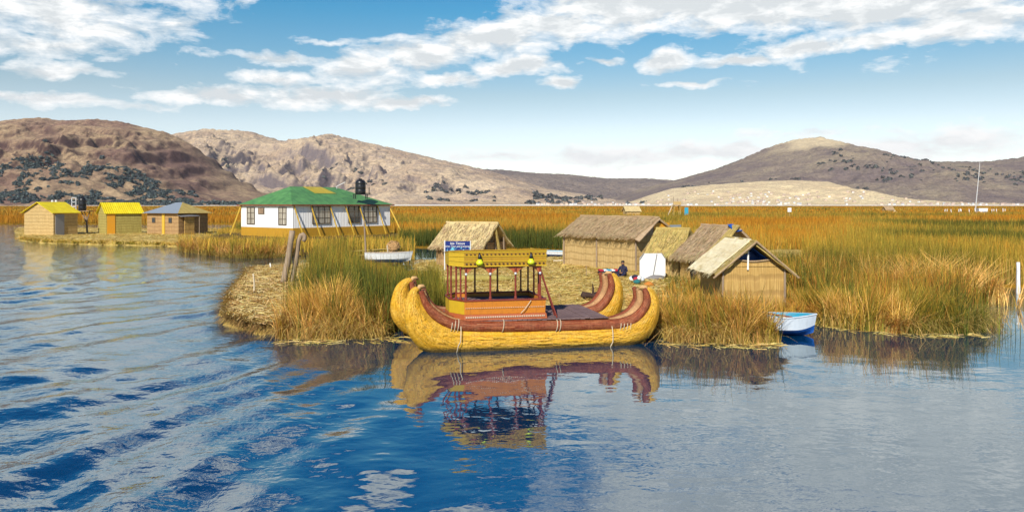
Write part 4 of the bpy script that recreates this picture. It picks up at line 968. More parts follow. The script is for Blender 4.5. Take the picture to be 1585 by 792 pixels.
# ------------------------------------------------------------------ rowing boats
def rowboat(name, loc, rz, L, Bm, D, mhull, mlow, min_, label, cat='rowing boat', oar=False, transom=.7, seats=2):
    e = empty(name, loc, rz, label, cat); n = 14; m = 9
    def half(u): return Bm/2*(transom+(1-transom)*min(1, u*3))*(1-max(0, (u-.45)/.55)**2.2) if u < 1 else 0
    def sec(u, th, z0=0.0):   # from gunwale (0) to keel (1)
        w_ = max(.015, half(u)); sheer = D*(1+.35*max(0, u-.4)**1.5+.06*(1-u)); keel = .0+.22*D*max(0, (u-.7)/.3)**2
        P_ = []
        for i in range(m):
            t_ = i/(m-1)
            if t_ < .55: f = t_/.55; yy_ = w_*(1-.14*f); z_ = sheer+(keel+D*.34-sheer)*f
            else: f = (t_-.55)/.45; yy_ = w_*.86*(1-f)+.0; z_ = keel+D*.34*(1-f)
            P_.append((yy_, z_))
        return P_
    Vu = []; ks = []
    for i in range(n+1):
        u = i/n; P_ = sec(u, 0); xo = L*u-L/2+(.0)
        row = [(xo+(.12*L*(z_/D)*max(0, u-.75)/.25*.5), y_, z_) for y_, z_ in P_]+[(xo+(.12*L*(z_/D)*max(0, u-.75)/.25*.5), -y_, z_) for y_, z_ in P_[-2::-1]]
        Vu.append(row)
    R_ = len(Vu[0]); up, lo = MB(), MB()
    cut = 4
    def shell(b, rng, off=0.0, flipn=False):
        for i in range(n):
            for j in rng:
                q = [Vu[i][j], Vu[i+1][j], Vu[i+1][j+1], Vu[i][j+1]]
                if off: q = [(x*(1-off*.6), y*(1-off*1.6), z+.02) for x, y, z in q]
                b.add(q, [(0, 1, 2, 3)])
    shell(up, list(range(0, cut))+list(range(R_-1-cut, R_-1))); shell(lo, range(cut, R_-1-cut))
    tr = [Vu[0][j] for j in range(R_)]
    up.add(tr[:cut+1]+tr[R_-1-cut:], [tuple(range(2*cut+2))]); lo.add(tr[cut:R_-cut], [tuple(range(R_-2*cut))])
    up.build('topsides', mhull, e, False); lo.build('bottom', mlow, e, False)
    inn = MB(); shell(inn, range(0, R_-1), .035); ti = [(x*(1-.02), y*.94, z+.02) for x, y, z in tr]; inn.add(ti, [tuple(range(R_))]); inn.build('lining', min_, e)
    rim = MB(); rim.tube([(*Vu[i][0][:2], Vu[i][0][2]+.005) for i in range(n+1)]+[(*Vu[i][-1][:2], Vu[i][-1][2]+.005) for i in range(n, -1, -1)]+[(*Vu[0][0][:2], Vu[0][0][2]+.005)], .022, 6); rim.build('rim', mhull, e)
    for i_ in range(seats):
        u = .2+.33*i_; w_ = half(u)*.9; MB().box((L*u-L/2-.12, -w_, D*.66), (L*u-L/2+.12, w_, D*.69)).build('seat', mhull, e)
    if oar:
        MB().tube([(-L*.40, -.2, D+.12), (L*.15, .1, D*.95)], .025, 7).add([(L*.13, .06, D*.97), (L*.34, .14, D*.85), (L*.34, .26, D*.85), (L*.13, .14, D*.97)], [(0, 1, 2, 3)]).build('oar', M['maroon'], e)
        MB().tube([(-L*.30, .35, D+.06), (L*.10, -.35, D*.95)], .03, 7).build('oar', M['rope'], e)
    return e
bx_, by_ = G(1236, 522, 0)
rowboat('rowing_boat', (bx_-.27, by_+.55, -.03), math.radians(-14), 1.75, 1.25, .62, M['paleblue'], M['blue'], M['cyan'], 'small rowing boat, pale blue above deep blue, moored beside the right reeds', oar=True, transom=.85, seats=1)
bx2, by2 = G(600, 410, 0)
rowboat('rowing_boat', (bx2-.05, by2+.3, .16), math.radians(6), 3.1, 1.25, .64, M['whiteboat'], M['whiteboat'], M['wood'], 'white wooden rowing boat half hidden by reeds near the thin pole')
bx3, by3 = at(862, 58), 58
rowboat('rowing_boat', (bx3, by3, .35), math.radians(165), 2.3, 1.0, .38, M['whiteboat'], M['blue'], M['cyan'], 'little white and blue boat drawn up left of the largest hut')
for p in ((bx_-.05, by_+.3, 1.15, 1.5), (bx2, by2+.3, 1.7, .8), (bx3, by3, 1.5, 1)): EXCL.append([(p[0]-p[2], p[1]-p[3]), (p[0]+p[2], p[1]-p[3]), (p[0]+p[2], p[1]+p[3]), (p[0]-p[2], p[1]+p[3])])

# ------------------------------------------------------------------ poles, stakes
def pole(name, px, py, zb, top, r, mat, label, cat='pole', lean=(0, 0), bow=.03, extra=None, group=None):
    x, y = G(px, py, zb); L = top
    pts = [(lean[0]*t_+bow*math.sin(PI*t_), lean[1]*t_, L*t_-.15) for t_ in np.linspace(0, 1, 8)]
    if extra: pts += extra
    o = MB().tube(pts, [r*(1-.25*i/len(pts)) for i in range(len(pts))], 9, True, 1, .03).build(name, mat, None, True); o.location = (x, y, zb)
    return tag(o, label, cat, group)
pole('mooring_pole', 438, 438, .4, 2.7, .17, M['pole'], 'thick straight grey timber pole leaning right at the straw bank', lean=(.45, 0))
pole('mooring_pole', 450, 437, .4, 2.2, .13, M['pole'], 'curved pole with a hooked top next to the thick timber pole', lean=(.38, 0), bow=.05, extra=[(.50, 0, 2.32), (.60, 0, 2.36), (.68, 0, 2.28), (.68, 0, 2.12), (.62, 0, 2.02)])
pole('pole', 566, 404, .2, 3.05, .07, M['pole'], 'tall thin upright pole in front of the white rowing boat', lean=(-.12, 0))
pole('stake', 393, 452, .42, .95, .045, M['rope'], 'short split stake standing on the left straw bank', 'stake', lean=(-.03, 0))
pole('stake', 418, 415, .4, .45, .05, M['white'], 'tiny white stake at the far edge of the left straw bank', 'stake')
pole('mooring_post', 1576, 455, 0, 1.65, .095, M['white'], 'white post standing in water at far right', 'post', bow=0)
pole('stake', 907, 428, .35, .75, .02, M['wood'], 'thin twig stake on the straw ground before the largest hut', 'stake')
R_ = empty('pole_railing', (at(600, 56), 56, .3), 0, 'low railing of thin bamboo poles behind the white rowing boat', 'railing')
MB().tube([(.05, 0, 0), (-.03, 0, 1.0)], .05, 7).build('upright', M['rope'], R_)
for a_, b_ in (((-2.6, 0, .55), (.0, 0, .72)), ((-3.2, .0, .25), (-.2, 0, .32)), ((-1.8, .1, .45), (0, .1, .7))): MB().tube([a_, b_], .035, 6).build('rail', M['thatch_yellow'], R_)
# round straw ball
bl = MB()
for i_ in range(70):
    a_ = random.uniform(0, 2*PI); ti_ = random.uniform(-1, 1); R3 = Matrix.Rotation(a_, 3, 'Z') @ Matrix.Rotation(ti_*1.4, 3, 'X')
    rr_ = random.uniform(.42, .55); bl.tube([R3 @ Vector((rr_*math.cos(q), rr_*math.sin(q), 0)) for q in np.linspace(0, 4.2, 9)], .022, 4, False)
ob = bl.build('reed_ball', M['tan']); ob.location = (at(609, 60), 60, .95); tag(ob, 'round tangled ball of dry reddish reeds among the reeds behind the white boat', 'reed ball')

# ------------------------------------------------------------------ sign
Ys = 45.5; sx0 = at(688.5, Ys); e = empty('sign_board', (sx0, Ys, .3), 0, 'blue welcome sign on white posts in front of the cream roofed hut', 'sign')
wS = at(727.5, Ys)-sx0; zt_ = zz(373, Ys)-.3; zbm = zt_-1.05
t = NT('blue_sign_print'); nn = t.noise(t.co('Object', (1, 1, 1)), 5.0, 4, .6); sz = t.n('ShaderNodeSeparateXYZ', {0: t.co()}).outputs[2]
msk = t.m('MULTIPLY', t.ramp(nn, [(.5, 0.0), (.58, 1.0)]), t.m('LESS_THAN', sz, zt_-.36))
t.bsdf(t.mix(msk, t.mix(t.ramp(sz, [(.0, 0.0), (1.0, 1.0)]), (.01, .06, .30), (.005, .02, .16)), (.15, .50, .62)), .4, spec=.4)
MB().box((0.03, -.02, zbm), (wS, .02, zt_)).build('panel', t.o, e)
MB().box((-.04, -.025, -.2), (.025, .025, zt_+.04)).build('post', M['steel'], e); MB().box((wS+.004, -.025, -.2), (wS+.05, .025, zt_+.02)).build('post', M['steel'], e)
def text(s_, x, z, size, parent, mat, name='lettering'):
    c = bpy.data.curves.new(name, 'FONT'); c.body = s_; c.size = size; c.align_x = 'CENTER'; c.extrude = .002; c.materials.append(mat); c.shear = .2
    o = bpy.data.objects.new(name, c); COL.objects.link(o); bpy.context.view_layer.update()
    me = bpy.data.meshes.new_from_object(o); bpy.data.objects.remove(o); o = link(name, me, None, parent); o.rotation_euler = (PI/2, 0, 0); o.location = (x, -.026, z); return o
text('Isla Titinos', wS/2, zt_-.20, .20, e, M['white']); text('Uros Tour and Camping', wS/2, zt_-.35, .145, e, M['white'])

# ------------------------------------------------------------------ odds and ends near the stern
Yp = 40.2; xp = at(1010, Yp); e = empty('leaning_screen', (xp, Yp, .3), .1, 'white sheet panel with cut corners leaning beside the smallest hut', 'panel')
wP = 1.36; hP = zz(392, Yp)-.3
MB().add([(x, y_, z) for y_ in (-.02, .02) for x, z in ((-wP/2+.1, 0), (wP/2-.05, 0), (wP/2, .25), (wP/2, hP-.25), (wP/2-.2, hP), (-wP/2+.2, hP), (-wP/2, hP-.25), (-wP/2, .2))], [tuple(range(8)), tuple(range(15, 7, -1))]+[(i, 8+i, 8+(i+1) % 8, (i+1) % 8) for i in range(8)]).build('sheet', M['white'], e)
MB().bar((-.02, -.05, .05), (.22, -.05, hP-.02), .04).build('prop_stick', M['greydoor'], e)
MB().bar((-wP/2-.01, -.04, hP-.3), (-wP/2+.22, -.04, hP+.02), .06, .03).bar((wP/2+.01, -.04, hP-.3), (wP/2-.22, -.04, hP+.02), .06, .03).build('corner_brace', M['greydoor'], e)
def heap(name, px, py, w_, d_, h_, mat, label, cat, Y=None, zb=.35, seed=0, n=16, rough=.3):
    x, y = G(px, py, zb) if Y is None else (at(px, Y), Y); bm = bmesh.new(); bmesh.ops.create_icosphere(bm, subdivisions=3, radius=1)
    for v in bm.verts:
        p = v.co.copy(); k = 1+rough*(float(fbm(np.array([p.x*2.2+seed+5]), np.array([p.y*2.2+p.z*1.7+9]), 4, seed)[0])-.5)*2
        v.co = Vector((p.x*w_/2*k, p.y*d_/2*k, max(-.1, p.z*h_*k)))
    me = bpy.data.meshes.new(name); bm.to_mesh(me); bm.free(); o = link(name, me, mat, None, True); o.location = (x, y, zb); return tag(o, label, cat)
heap('grey_tarpaulin', 1014, 432, 1.1, .6, .22, M['greytarp'], 'rumpled grey tarpaulin lying below the white panel', 'tarpaulin', seed=2)
heap('orange_cloth', 1004, 442, .5, .4, .2, M['orangecloth'], 'small orange cloth heap behind the near stern', 'cloth', seed=4)
tw = empty('souvenir_textiles', (*G(942, 424, .35), .35), .15, 'row of red blue and white souvenir textiles on the ground left of the person', 'textiles')
MB().slab(((-.55, -.3, .12), (.55, -.3, .12), (.55, .3, .16), (-.55, .3, .16)), .12, 6, 3, 0, .03, 2).build('blanket', M['navy'], tw, True)
for i_, (m_, x_) in enumerate((('red', -.45), ('paleblue', -.2), ('cyan', .0), ('white', .2), ('red', .42))):
    MB().slab(((x_-.12, -.26, .24), (x_+.12, -.26, .24), (x_+.12, .2, .26), (x_-.12, .2, .26)), .07, 4, 4, -.03, .02, i_).build('folded_cloth', M[m_], tw, True)
tw = empty('cloth_pile', (*G(986, 438, .35), .35), -.5, 'heap of navy, teal, red and white cloth right of the person', 'cloth pile')
for i_, (m_, x_, y_, z_, w_) in enumerate((('navy', -.1, .1, .28, .45), ('teal', .12, -.35, .1, .35), ('red', .0, -.12, .2, .3), ('white', -.32, .15, .2, .3), ('paleblue', .25, .0, .2, .3), ('white', .2, -.2, .28, .2))):
    bm = bmesh.new(); bmesh.ops.create_icosphere(bm, subdivisions=2, radius=1)
    for v in bm.verts: v.co = Vector((v.co.x*w_/2*random.uniform(.85, 1.15)+x_, v.co.y*.18*random.uniform(.85, 1.15)+y_, v.co.z*.13*random.uniform(.8, 1.2)+z_))
    me = bpy.data.meshes.new('cloth'); bm.to_mesh(me); bm.free(); link('cloth', me, M[m_], tw, True)
# dark lumpy reed bundle with an upright
e = empty('dark_reed_bundle', (*G(913, 463, .35), .36), .1, 'dark brown lumpy reed bundle with an upright stick on the straw ground', 'reed bundle')
b = MB(); b.tube([(-.36, 0, .10), (-.28, 0, .16), (-.1, .02, .15), (.1, 0, .13), (.28, 0, .15), (.36, 0, .08)], [.06, .16, .12, .11, .17, .05], 12, True, 1, .06)
b.build('bundle', M['darkclay'], e, True); MB().tube([(.12, 0, .1), (.14, 0, .45), (.11, 0, .62)], [.05, .04, .015], 7).build('stick', M['darkclay'], e)
# seated person
def person():
    e = empty('person', (*G(965, 428, .35), .36), 2.7, 'person in navy clothes and dark hat sitting on the ground by the far stern', 'person')
    J = {'pel': (0, 0, .12), 'sp': (0, .02, .32), 'ch': (0, .06, .50), 'nk': (0, .09, .62), 'hd': (0, .12, .70), 'ht': (0, .13, .80)}
    vs = []; ed = []; rd = []
    def ch(pts, start=None):
        prev = start
        for p, r in pts:
            vs.append(p); rd.append(r); i = len(vs)-1
            if prev is not None: ed.append((prev, i))
            prev = i
        return prev
    ch([((0, 0, .13), .15), ((0, .02, .32), .14), ((0, .06, .48), .145), ((0, .09, .58), .065), ((0, .11, .66), .085), ((0, .12, .74), .09), ((0, .12, .80), .05)])
    for s_ in (-1, 1):
        ch([((.16*s_, .06, .50), .07), ((.25*s_, .14, .30), .05), ((.12*s_, .34, .24), .038), ((.06*s_, .40, .24), .03)], 2)
        ch([((.1*s_, .05, .11), .11), ((.2*s_, .42, .20), .08), ((.06*s_, .60, .06), .055), ((.02*s_, .70, .06), .04)], 0)
    me = bpy.data.meshes.new('body'); me.from_pydata(vs, ed, []); o = link('body', me, M['navy'], e, True)
    m_ = o.modifiers.new('skin', 'SKIN'); sk = me.skin_vertices[0].data
    for i, r in enumerate(rd): sk[i].radius = (r, r)
    sk[0].use_root = True; m2 = o.modifiers.new('sub', 'SUBSURF'); m2.levels = m2.render_levels = 2; m_.use_smooth_shade = True
    # face and hands of skin, hat
    bm = bmesh.new(); bmesh.ops.create_uvsphere(bm, u_segments=14, v_segments=10, radius=.088)
    for v in bm.verts:
        v.co.z *= 1.2
        if v.co.y > .06 and abs(v.co.x) < .02 and -.03 < v.co.z < .02: v.co.y += .025
    me = bpy.data.meshes.new('head'); bm.to_mesh(me); bm.free(); hd = link('head', me, M['skin'], e, True); hd.location = (0, .125, .735)
    b = MB()
    for s_ in (-1, 1): b.lathe([(.012, -.008), (.014, 0), (.008, .008)], (.032*s_, .082, .01), 8)
    b.build('eye', M['hair'], hd, True)
    MB().lathe([(.10, .03), (.098, .06), (.085, .10), (.05, .125), (.01, .13)], (0, -.01, 0), 14).build('hat', M['hair'], hd, True)
    for s_ in (-1, 1):
        b = MB().tube([(.06*s_, .40, .24), (.045*s_, .44, .235), (.04*s_, .47, .23)], [.028, .034, .028], 8)
        for f in range(4): b.tube([(.04*s_+(f-1.5)*.014, .465, .232), (.035*s_+(f-1.5)*.014, .50-.004*abs(f-1), .228), (.03*s_+(f-1.5)*.013, .52-.006*abs(f-1.3), .208)], .0075, 6)
        b.tube([(.06*s_-.03*s_, .43, .24), (.04*s_-.035*s_, .455, .255), (.03*s_-.02*s_, .475, .26)], .009, 6)
        b.build('hand', M['skin'], e, True)
person()

x_, y_ = G(735, 433, .42); o = MB().tube([(-2.3, .1, .0), (-1.2, .02, .06), (0, 0, .08), (1.3, .05, .06), (2.2, .2, .0)], [.07, .18, .22, .18, .06], 12, True, 1, .05).build('long_reed_bundle', M['wall_green'], None, True); o.location = (x_, y_, .42); tag(o, 'long yellow green reed bundle lying on the straw ground seen through the boat cabin', 'reed bundle')
x_, y_ = G(893, 404, .40); o = MB().tube([(-1.6, .0, .0), (0, .05, .02), (1.5, -.1, .0)], [.06, .07, .045], 8).build('log', M['rope'], None, True); o.location = (x_, y_, .42); tag(o, 'pale straight log lying on the straw ground left of the largest hut', 'log')
# ------------------------------------------------------------------ small far things in the reed field
Yf = 190.
e, Wx, Wy, h, hr = gable_hut((at(970, Yf), Yf), (3.4, .6), 3.0, .9, 2.75, 3.75, 'x', M['wall_gold'], M['thatch_cream'], label='tiny far hut with rounded thatch in the reeds above the largest hut', fringe=0, seed=61)
e = empty('lookout_tower', (at(1047, Yf), Yf, .4), 0, 'wooden lookout tower with ladder far out in the reed field', 'tower')
zp = zz(318, Yf)-.4
for sx_ in (-.7, .7):
    for sy_ in (-.7, .7): MB().tube([(sx_*1.25, sy_*1.25, 0), (sx_, sy_, zp)], .10, 6).build('leg', M['thatch_yellow'], e)
MB().box((-1.0, -1.0, zp), (1.0, 1.0, zp+.12)).build('platform', M['wood'], e)
MB().box((-.95, -.95, zp+.14), (.95, -.88, zp+.95)).box((.88, -.87, zp+.14), (.95, .95, zp+.95)).build('parapet', M['wall_gold'], e)
for sx_, hh_ in ((-.9, 2.1), (.15, 1.6)): MB().tube([(sx_, -.8, zp+.13), (sx_, -.8, zp+hh_)], .07, 6).build('upright', M['pole'], e)
b = MB(); b.bar((-2.6, -.9, .4), (-1.0, -.9, zp+.3), .09); b.bar((-2.6, -.3, .4), (-1.0, -.3, zp+.3), .09)
for i_ in range(8): u = i_/8+.06; b.bar((-2.6+1.6*u, -.9, .4+(zp-.1)*u), (-2.6+1.6*u, -.3, .4+(zp-.1)*u), .09)
b.build('ladder', M['rope'], e)
def board(px, py0, py1, wpx, Y, mat, label, name='field_sign'):
    w_ = wpx/F*Y; z0_, z1_ = zz(py1, Y), zz(py0, Y); e = empty(name, (at(px, Y), Y, .4), .1, label, 'sign')
    MB().box((-w_/2, -.05, z0_-.4), (w_/2, .05, z1_-.4)).build('panel', mat, e, bevel=.02); MB().box((-.06, .055, 0), (.06, .15, z1_-.5)).build('post', M['pole'], e); return e
board(1062.5, 321, 333, 6, Yf, M['cyan'], 'small upright pale blue board beside the far lookout tower')
board(1222, 321.5, 328, 6, 185, M['white'], 'small white square sign alone in the reed field')
e, *_ = gable_hut((at(1372, 300), 300), (3.2, .5), 2.5, .9, 2.4, 3.5, 'x', M['wall_gold'], M['thatch_tan'], label='farthest low thatched hut right of the white square sign', fringe=0, seed=71)
b = MB().lathe([(1.0, 0), (.7, .5), (.2, 1.0), (.02, 1.1)], (0, 0, 0), 10); o = b.build('reed_stook', M['thatch_pale']); o.location = (at(1385, 296), 296, 1.0); tag(o, 'pale conical reed stook beside the farthest hut', 'reed stook')
Yw = 250.
e = empty('white_hut', (at(1515.5, Yw), Yw, 1.0), -.1, 'tiny white box hut beside the tall mast in the reeds', 'hut')
MB().box((0, 0, 0), (2.6, 2, 1.9)).build('wall', M['white'], e); MB().box((-.1, -.1, 1.91), (2.7, 2.1, 2.1)).build('roof', M['white'], e); MB().box((1.0, -.03, .3), (2.3, -.005, 1.1)).build('window', M['tin'], e)
pr = None
for k, px in enumerate((1466, 1470, 1475, 1481, 1486, 1489, 1494, 1497, 1506, 1531, 1535, 1540, 1543, 1551, 1554)):
    if pr is None: pr = MB().tube([(0, 0, 0), (0, 0, 1.3), (.02, 0, 2.2)], [.13, .12, .10], 7).build('white_post', M['white'])
    else:
        c = pr.copy(); COL.objects.link(c)
    o = pr if k == 0 else c
    o.location = (at(px, Yw+random.uniform(-3, 3)), Yw+random.uniform(-1, 1), .7+random.uniform(-.1, .3)); o.rotation_euler = (0, random.uniform(-.25, .15), 0)
    tag(o, 'short white post in the far row of posts around the tiny white hut', 'post', 'far row of white posts')
e = empty('radio_mast', (at(1509, 256), 256, .8), 0, 'tall thin white mast leaning right beside the tiny white hut', 'mast')
b = MB(); Hm = zz(256, 256)-.8; lx = at(1516.5, 256)-at(1509, 256)
for k in range(3): a_ = k*2*PI/3; b.tube([(.14*math.cos(a_), .14*math.sin(a_), 0), (lx+.05*math.cos(a_), .05*math.sin(a_), Hm)], .045, 5)
for k in range(40):
    u = k/40; b.bar((lx*u-.12*(1-u*.6), 0, Hm*u), (lx*(u+.025)+.12*(1-u*.6), 0, Hm*(u+.025)), .03)
b.build('lattice', M['steel'], e); MB().lathe([(.05, 0), (.05, .9), (.01, 1.0)], (lx, 0, Hm), 6).build('tip', M['white'], e)

# ------------------------------------------------------------------ land
pStraw = Gp([(642, 500), (1005, 495), (1060, 452), (1230, 452), (1245, 405), (1130, 398), (880, 399), (800, 400), (640, 404), (640, 430)], .3)
land('straw_island', pStraw, .33, M['strawland'], .28, 1.4, seed=2, rough=.06)
pBankL = Gp([(346, 492), (350, 458), (384, 418), (470, 412), (474, 460), (440, 508), (395, 508)], .2)
land('straw_bank', pBankL, .34, M['strawland'], .2, 1.0, seed=5, rough=.10)
pL = Gp([(430, 524), (540, 524), (626, 521), (668, 508), (676, 470), (664, 432), (640, 424), (640, 408), (485, 412), (482, 445), (464, 475)], .0)
land('reed_bank', pL, .10, M['bank'], .35, 3.2, seed=7, rough=.05)
pR = Gp([(1012, 527), (1100, 530), (1203, 532), (1207, 505), (1262, 503), (1330, 510), (1400, 514), (1502, 516), (1512, 496), (1530, 462), (1445, 446), (1300, 428), (1245, 425), (1050, 440), (1025, 470)], 0)
land('reed_bank', pR, .10, M['bank'], .4, 3.2, seed=9, rough=.05)
pM = Gp([(276, 386), (310, 394), (370, 400), (440, 399), (480, 396), (560, 400), (640, 402), (640, 372), (615, 358), (350, 356), (276, 366)], 0)
land('reed_bank', pM, .25, M['bank'], .8, 1.5, seed=11, rough=.08)
pIs = Gp([(26, 372), (60, 376), (100, 378), (200, 380), (250, 381), (300, 384), (330, 372), (335, 358), (20, 357)], 0)
land('far_island', pIs, .5, M['strawland'], .6, 2.0, seed=13, rough=.1)
pHouse = [(-36, 86), (-22, 78), (-10, 96), (-22, 112), (-38, 100)]
land('house_island', pHouse, .6, M['bank'], .8, 2.0, seed=15)
pPatch = Gp([(1188, 400), (1252, 398), (1255, 388), (1188, 388)], .3)
land('straw_patch', pPatch, .45, M['strawland'], .3, .8, seed=19); EXCL.append([(x, y-4) for x, y in pPatch]); EXCL.append(pPatch)
# marsh: reed mat reaching the far shore
def front(X):   # distance where the marsh begins, as a function of X/Y slope
    return np.interp(X, [-.75, -.36, -.355, -.16, -.14, .0, .35, .40, .545, .56, .75], [168, 168, 118, 118, 76, 72, 60, 42, 40, 39, 39])
us2 = np.linspace(-.9, .9, 240); ks = np.concatenate([[0, .003, .01, .03, .06, .1], np.linspace(.15, 1, 40)])
U2, K2 = np.meshgrid(us2, ks); fr_ = front(U2); Y2 = fr_*(2050/fr_)**K2; X2 = U2*Y2
Z2 = np.interp(Y2-fr_, [0, .4, 40, 150], [-.3, .12, .25, 1.15])+(fbm(X2*.05, Y2*.02, 4, 77)-.5)*np.clip((Y2-150)/200, 0, 1)*.7
Z2 = np.where(Y2 > 1950, 1.7, Z2)
i, j = np.meshgrid(np.arange(239), np.arange(len(ks)-1)); a = (j*240+i).ravel()
tag(npmesh('marsh', np.stack([X2, Y2, Z2], -1).reshape(-1, 3), np.stack([a, a+1, a+241, a+240], 1), M['marsh'], smooth=True), kind='structure')

# ------------------------------------------------------------------ reeds and straw
def reedbed(name, poly, N, hgt, w_, stops, lean=(.05, .3), droop=.1, base=-0.04, seed=0, patch=.25, hv=.25, segs=3, tips=None, hfun=None):
    x, y = sample(poly, N); x = x+(fbm(x*1.1, y*.8, 3, 90)-.5)*1.5; y = y+(fbm(x*1.2+7, y*.6, 3, 91)-.5)*1.2; n = len(x)
    pn = fbm(x*patch, y*patch, 3, seed); cl = fbm(x*1.3, y*1.3, 3, seed+4)
    keep = cl > .33; x, y, pn, cl = x[keep], y[keep], pn[keep], cl[keep]; n = len(x)
    tf = fbm(x*2.6, y*1.9, 2, seed+6)
    hh_ = hgt*(1-hv+2*hv*RNG.random(n)**1.3)*(.50+.55*cl+.45*tf)
    if hfun is not None: hh_ = hh_*hfun(x, y)
    t_ = (pn-.3)/.4*.7+RNG.normal(.15, .28, n)
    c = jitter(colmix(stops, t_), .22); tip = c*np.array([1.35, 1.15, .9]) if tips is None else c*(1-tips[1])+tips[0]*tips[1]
    P = np.stack([x, y, np.full(n, base)], 1)
    az = 2*PI*fbm(x*1.1, y*1.1, 2, seed+8)*2.2+RNG.normal(0, .6, n)
    ln = RNG.uniform(lean[0], lean[1], n)
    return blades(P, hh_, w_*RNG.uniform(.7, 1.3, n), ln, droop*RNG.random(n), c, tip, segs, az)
def put(name, parts, label=None):
    V, Q, C = merge(parts); return tag(npmesh(name, V, Q, M['reed'], C), kind='stuff')
GS = [GREEN, OLIVE, OLIVE, OCHRE]
def edge_band(poly, i0, i1, wdt):   # strip along polygon vertices i0..i1 going inward (+y)
    f = [poly[k] for k in range(i0, i1+1)]; return f+[(x*1.0, y+wdt) for x, y in f[::-1]]
# left near clump: green behind, dry fringe at the water
parts = [reedbed('a', pL, 21000, 1.75, .026, [GREEN, GREEN*1.1, OLIVE, OCHRE*.8], (.03, .2), .1, seed=1, hfun=lambda x, y: np.minimum(np.interp(y, [24, 26, 29, 40], [.75, .9, 1.05, 1.1]), np.maximum(.15, H-np.interp(x/y*F+CX, [470, 530, 560, 640], [70, 56, 84, 100])/F*y)/2.0))]
parts.append(reedbed('a', edge_band(pL, 0, 2, 2.2), 9500, 1.15, .022, [OCHRE, DRY, DRY*.8, RUST, OLIVE], (.1, .6), .45, seed=2, patch=.6))
parts.append(reedbed('a', edge_band(pL, 0, 1, 1.5), 5200, 1.45, .022, [DRY, OCHRE, DRY*.9], (.1, .5), .35, seed=3, patch=.6))
parts.append(reedbed('a', Gp([(655, 505), (690, 500), (688, 470), (664, 455)], .2), 1300, 1.3, .022, [GREEN*.8, OLIVE], (.03, .2), .1, seed=4, base=.25))
parts.append(reedbed('a', pL, 1500, 2.15, .018, [GREEN*.7, RUST*.8, OLIVE], (.0, .12), .05, seed=41, hfun=lambda x, y: np.minimum(1, np.maximum(.15, H-np.interp(x/y*F+CX, [470, 530, 560, 640], [60, 50, 80, 96])/F*y)/2.3)))
put('left_reed_clump', parts)
def skirt(poly, i0, i1, per, hgt, stops, seed):
    r = np.random.default_rng(seed); P_ = []; 
    for k in range(i0, i1):
        a_, b_ = np.array(poly[k]), np.array(poly[k+1]); n = int(per*np.hypot(*(b_-a_))); t_ = r.random(n)[:, None]; P_.append(a_+(b_-a_)*t_)
    P_ = np.concatenate(P_); n = len(P_); cl = fbm(P_[:, 0]*1.6, P_[:, 0]*0+seed, 3, seed)
    P_[:, 1] += -.55*np.clip((cl-.35)*3, -.3, 1)*r.random(n)+.25; P_[:, 0] += r.normal(0, .08, n)
    k = np.ones(n, bool)
    for e_ in EXCL: k &= ~inpoly(P_[:, 0], P_[:, 1], e_)
    P_ = P_[k]; cl = cl[k]; n = len(P_)
    c = jitter(colmix(stops, r.random(n)), .25)
    return blades(np.stack([P_[:, 0], P_[:, 1], np.full(n, -.05)], 1), hgt*(.35+.9*r.random(n))*(.4+cl), np.full(n, .02), r.uniform(.1, 1.3, n), r.uniform(.2, 1.1, n), c, c*1.15, 4, r.normal(-PI/2, 1.1, n))
parts2 = [skirt(pL, 0, 2, 420, 1.1, [RUST, DRY, OCHRE, DRY*1.1], 5), skirt(pR, 0, 2, 420, 1.1, [RUST, DRY, OCHRE, DRY*1.1], 6), skirt(pR, 4, 8, 380, 1.1, [GREEN, OLIVE, DRY, OCHRE], 7), skirt(pM, 0, 3, 220, .9, [RUST, OLIVE, DRY], 8)]
put('fringe_reeds', parts2)
# right clump
hE = lambda x, y: np.where((x > 4.5) & (x < 12.5) & (y > 26.0) & (y < 40), .50, .92)*np.where((x < 6.6) & (y > 27), .6, 1)*np.where(x < 11, .9, 1)
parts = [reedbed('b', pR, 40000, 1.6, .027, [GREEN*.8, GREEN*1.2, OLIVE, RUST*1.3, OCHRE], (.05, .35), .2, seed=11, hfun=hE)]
parts.append(reedbed('b', edge_band(pR, 0, 2, 2.4), 11000, 1.15, .022, [OLIVE, OCHRE, DRY, RUST, DRY], (.15, .75), .5, seed=12, patch=.6))
parts.append(reedbed('b', edge_band(pR, 4, 7, 2.0), 14000, 1.25, .022, [GREEN*1.2, OLIVE, OCHRE, DRY], (.08, .5), .4, seed=13, patch=.5))
x_, y_ = G(1440, 470, 0); parts.append(reedbed('b', [(x_-2, y_-1.2), (x_+2.6, y_-1.2), (x_+3.2, y_+1.6), (x_-1.5, y_+2)], 5200, 1.75, .024, [DRY*1.15, DRY, OCHRE], (.3, .9), .55, seed=14, patch=.6))
for (px, py, hh_) in ((1285, 500, 1.0), (1420, 512, .8), (1100, 515, 1.1), (1165, 525, 1.2)):
    x_, y_ = G(px, py, 0); parts.append(reedbed('b', [(x_-1, y_-.3), (x_+1, y_-.3), (x_+1, y_+1.2), (x_-1, y_+1.2)], 2200, hh_, .022, [DRY, RUST*1.3, OCHRE], (.3, 1.1), .6, seed=15, patch=.8))
parts.append(reedbed('b', pR, 2600, 1.9, .018, [GREEN*.7, RUST*.8, OLIVE, DRY], (.0, .15), .05, seed=42, hfun=hE))
parts.append(reedbed('b', pR, 9000, 1.5, .024, [GREEN*.6, GREEN], (.03, .2), .1, seed=43, hfun=lambda x, y: hE(x, y)*np.where(fbm(x*.55, y*.35, 2, 99) > .55, 1.15, .25)))
put('right_reed_clump', parts)
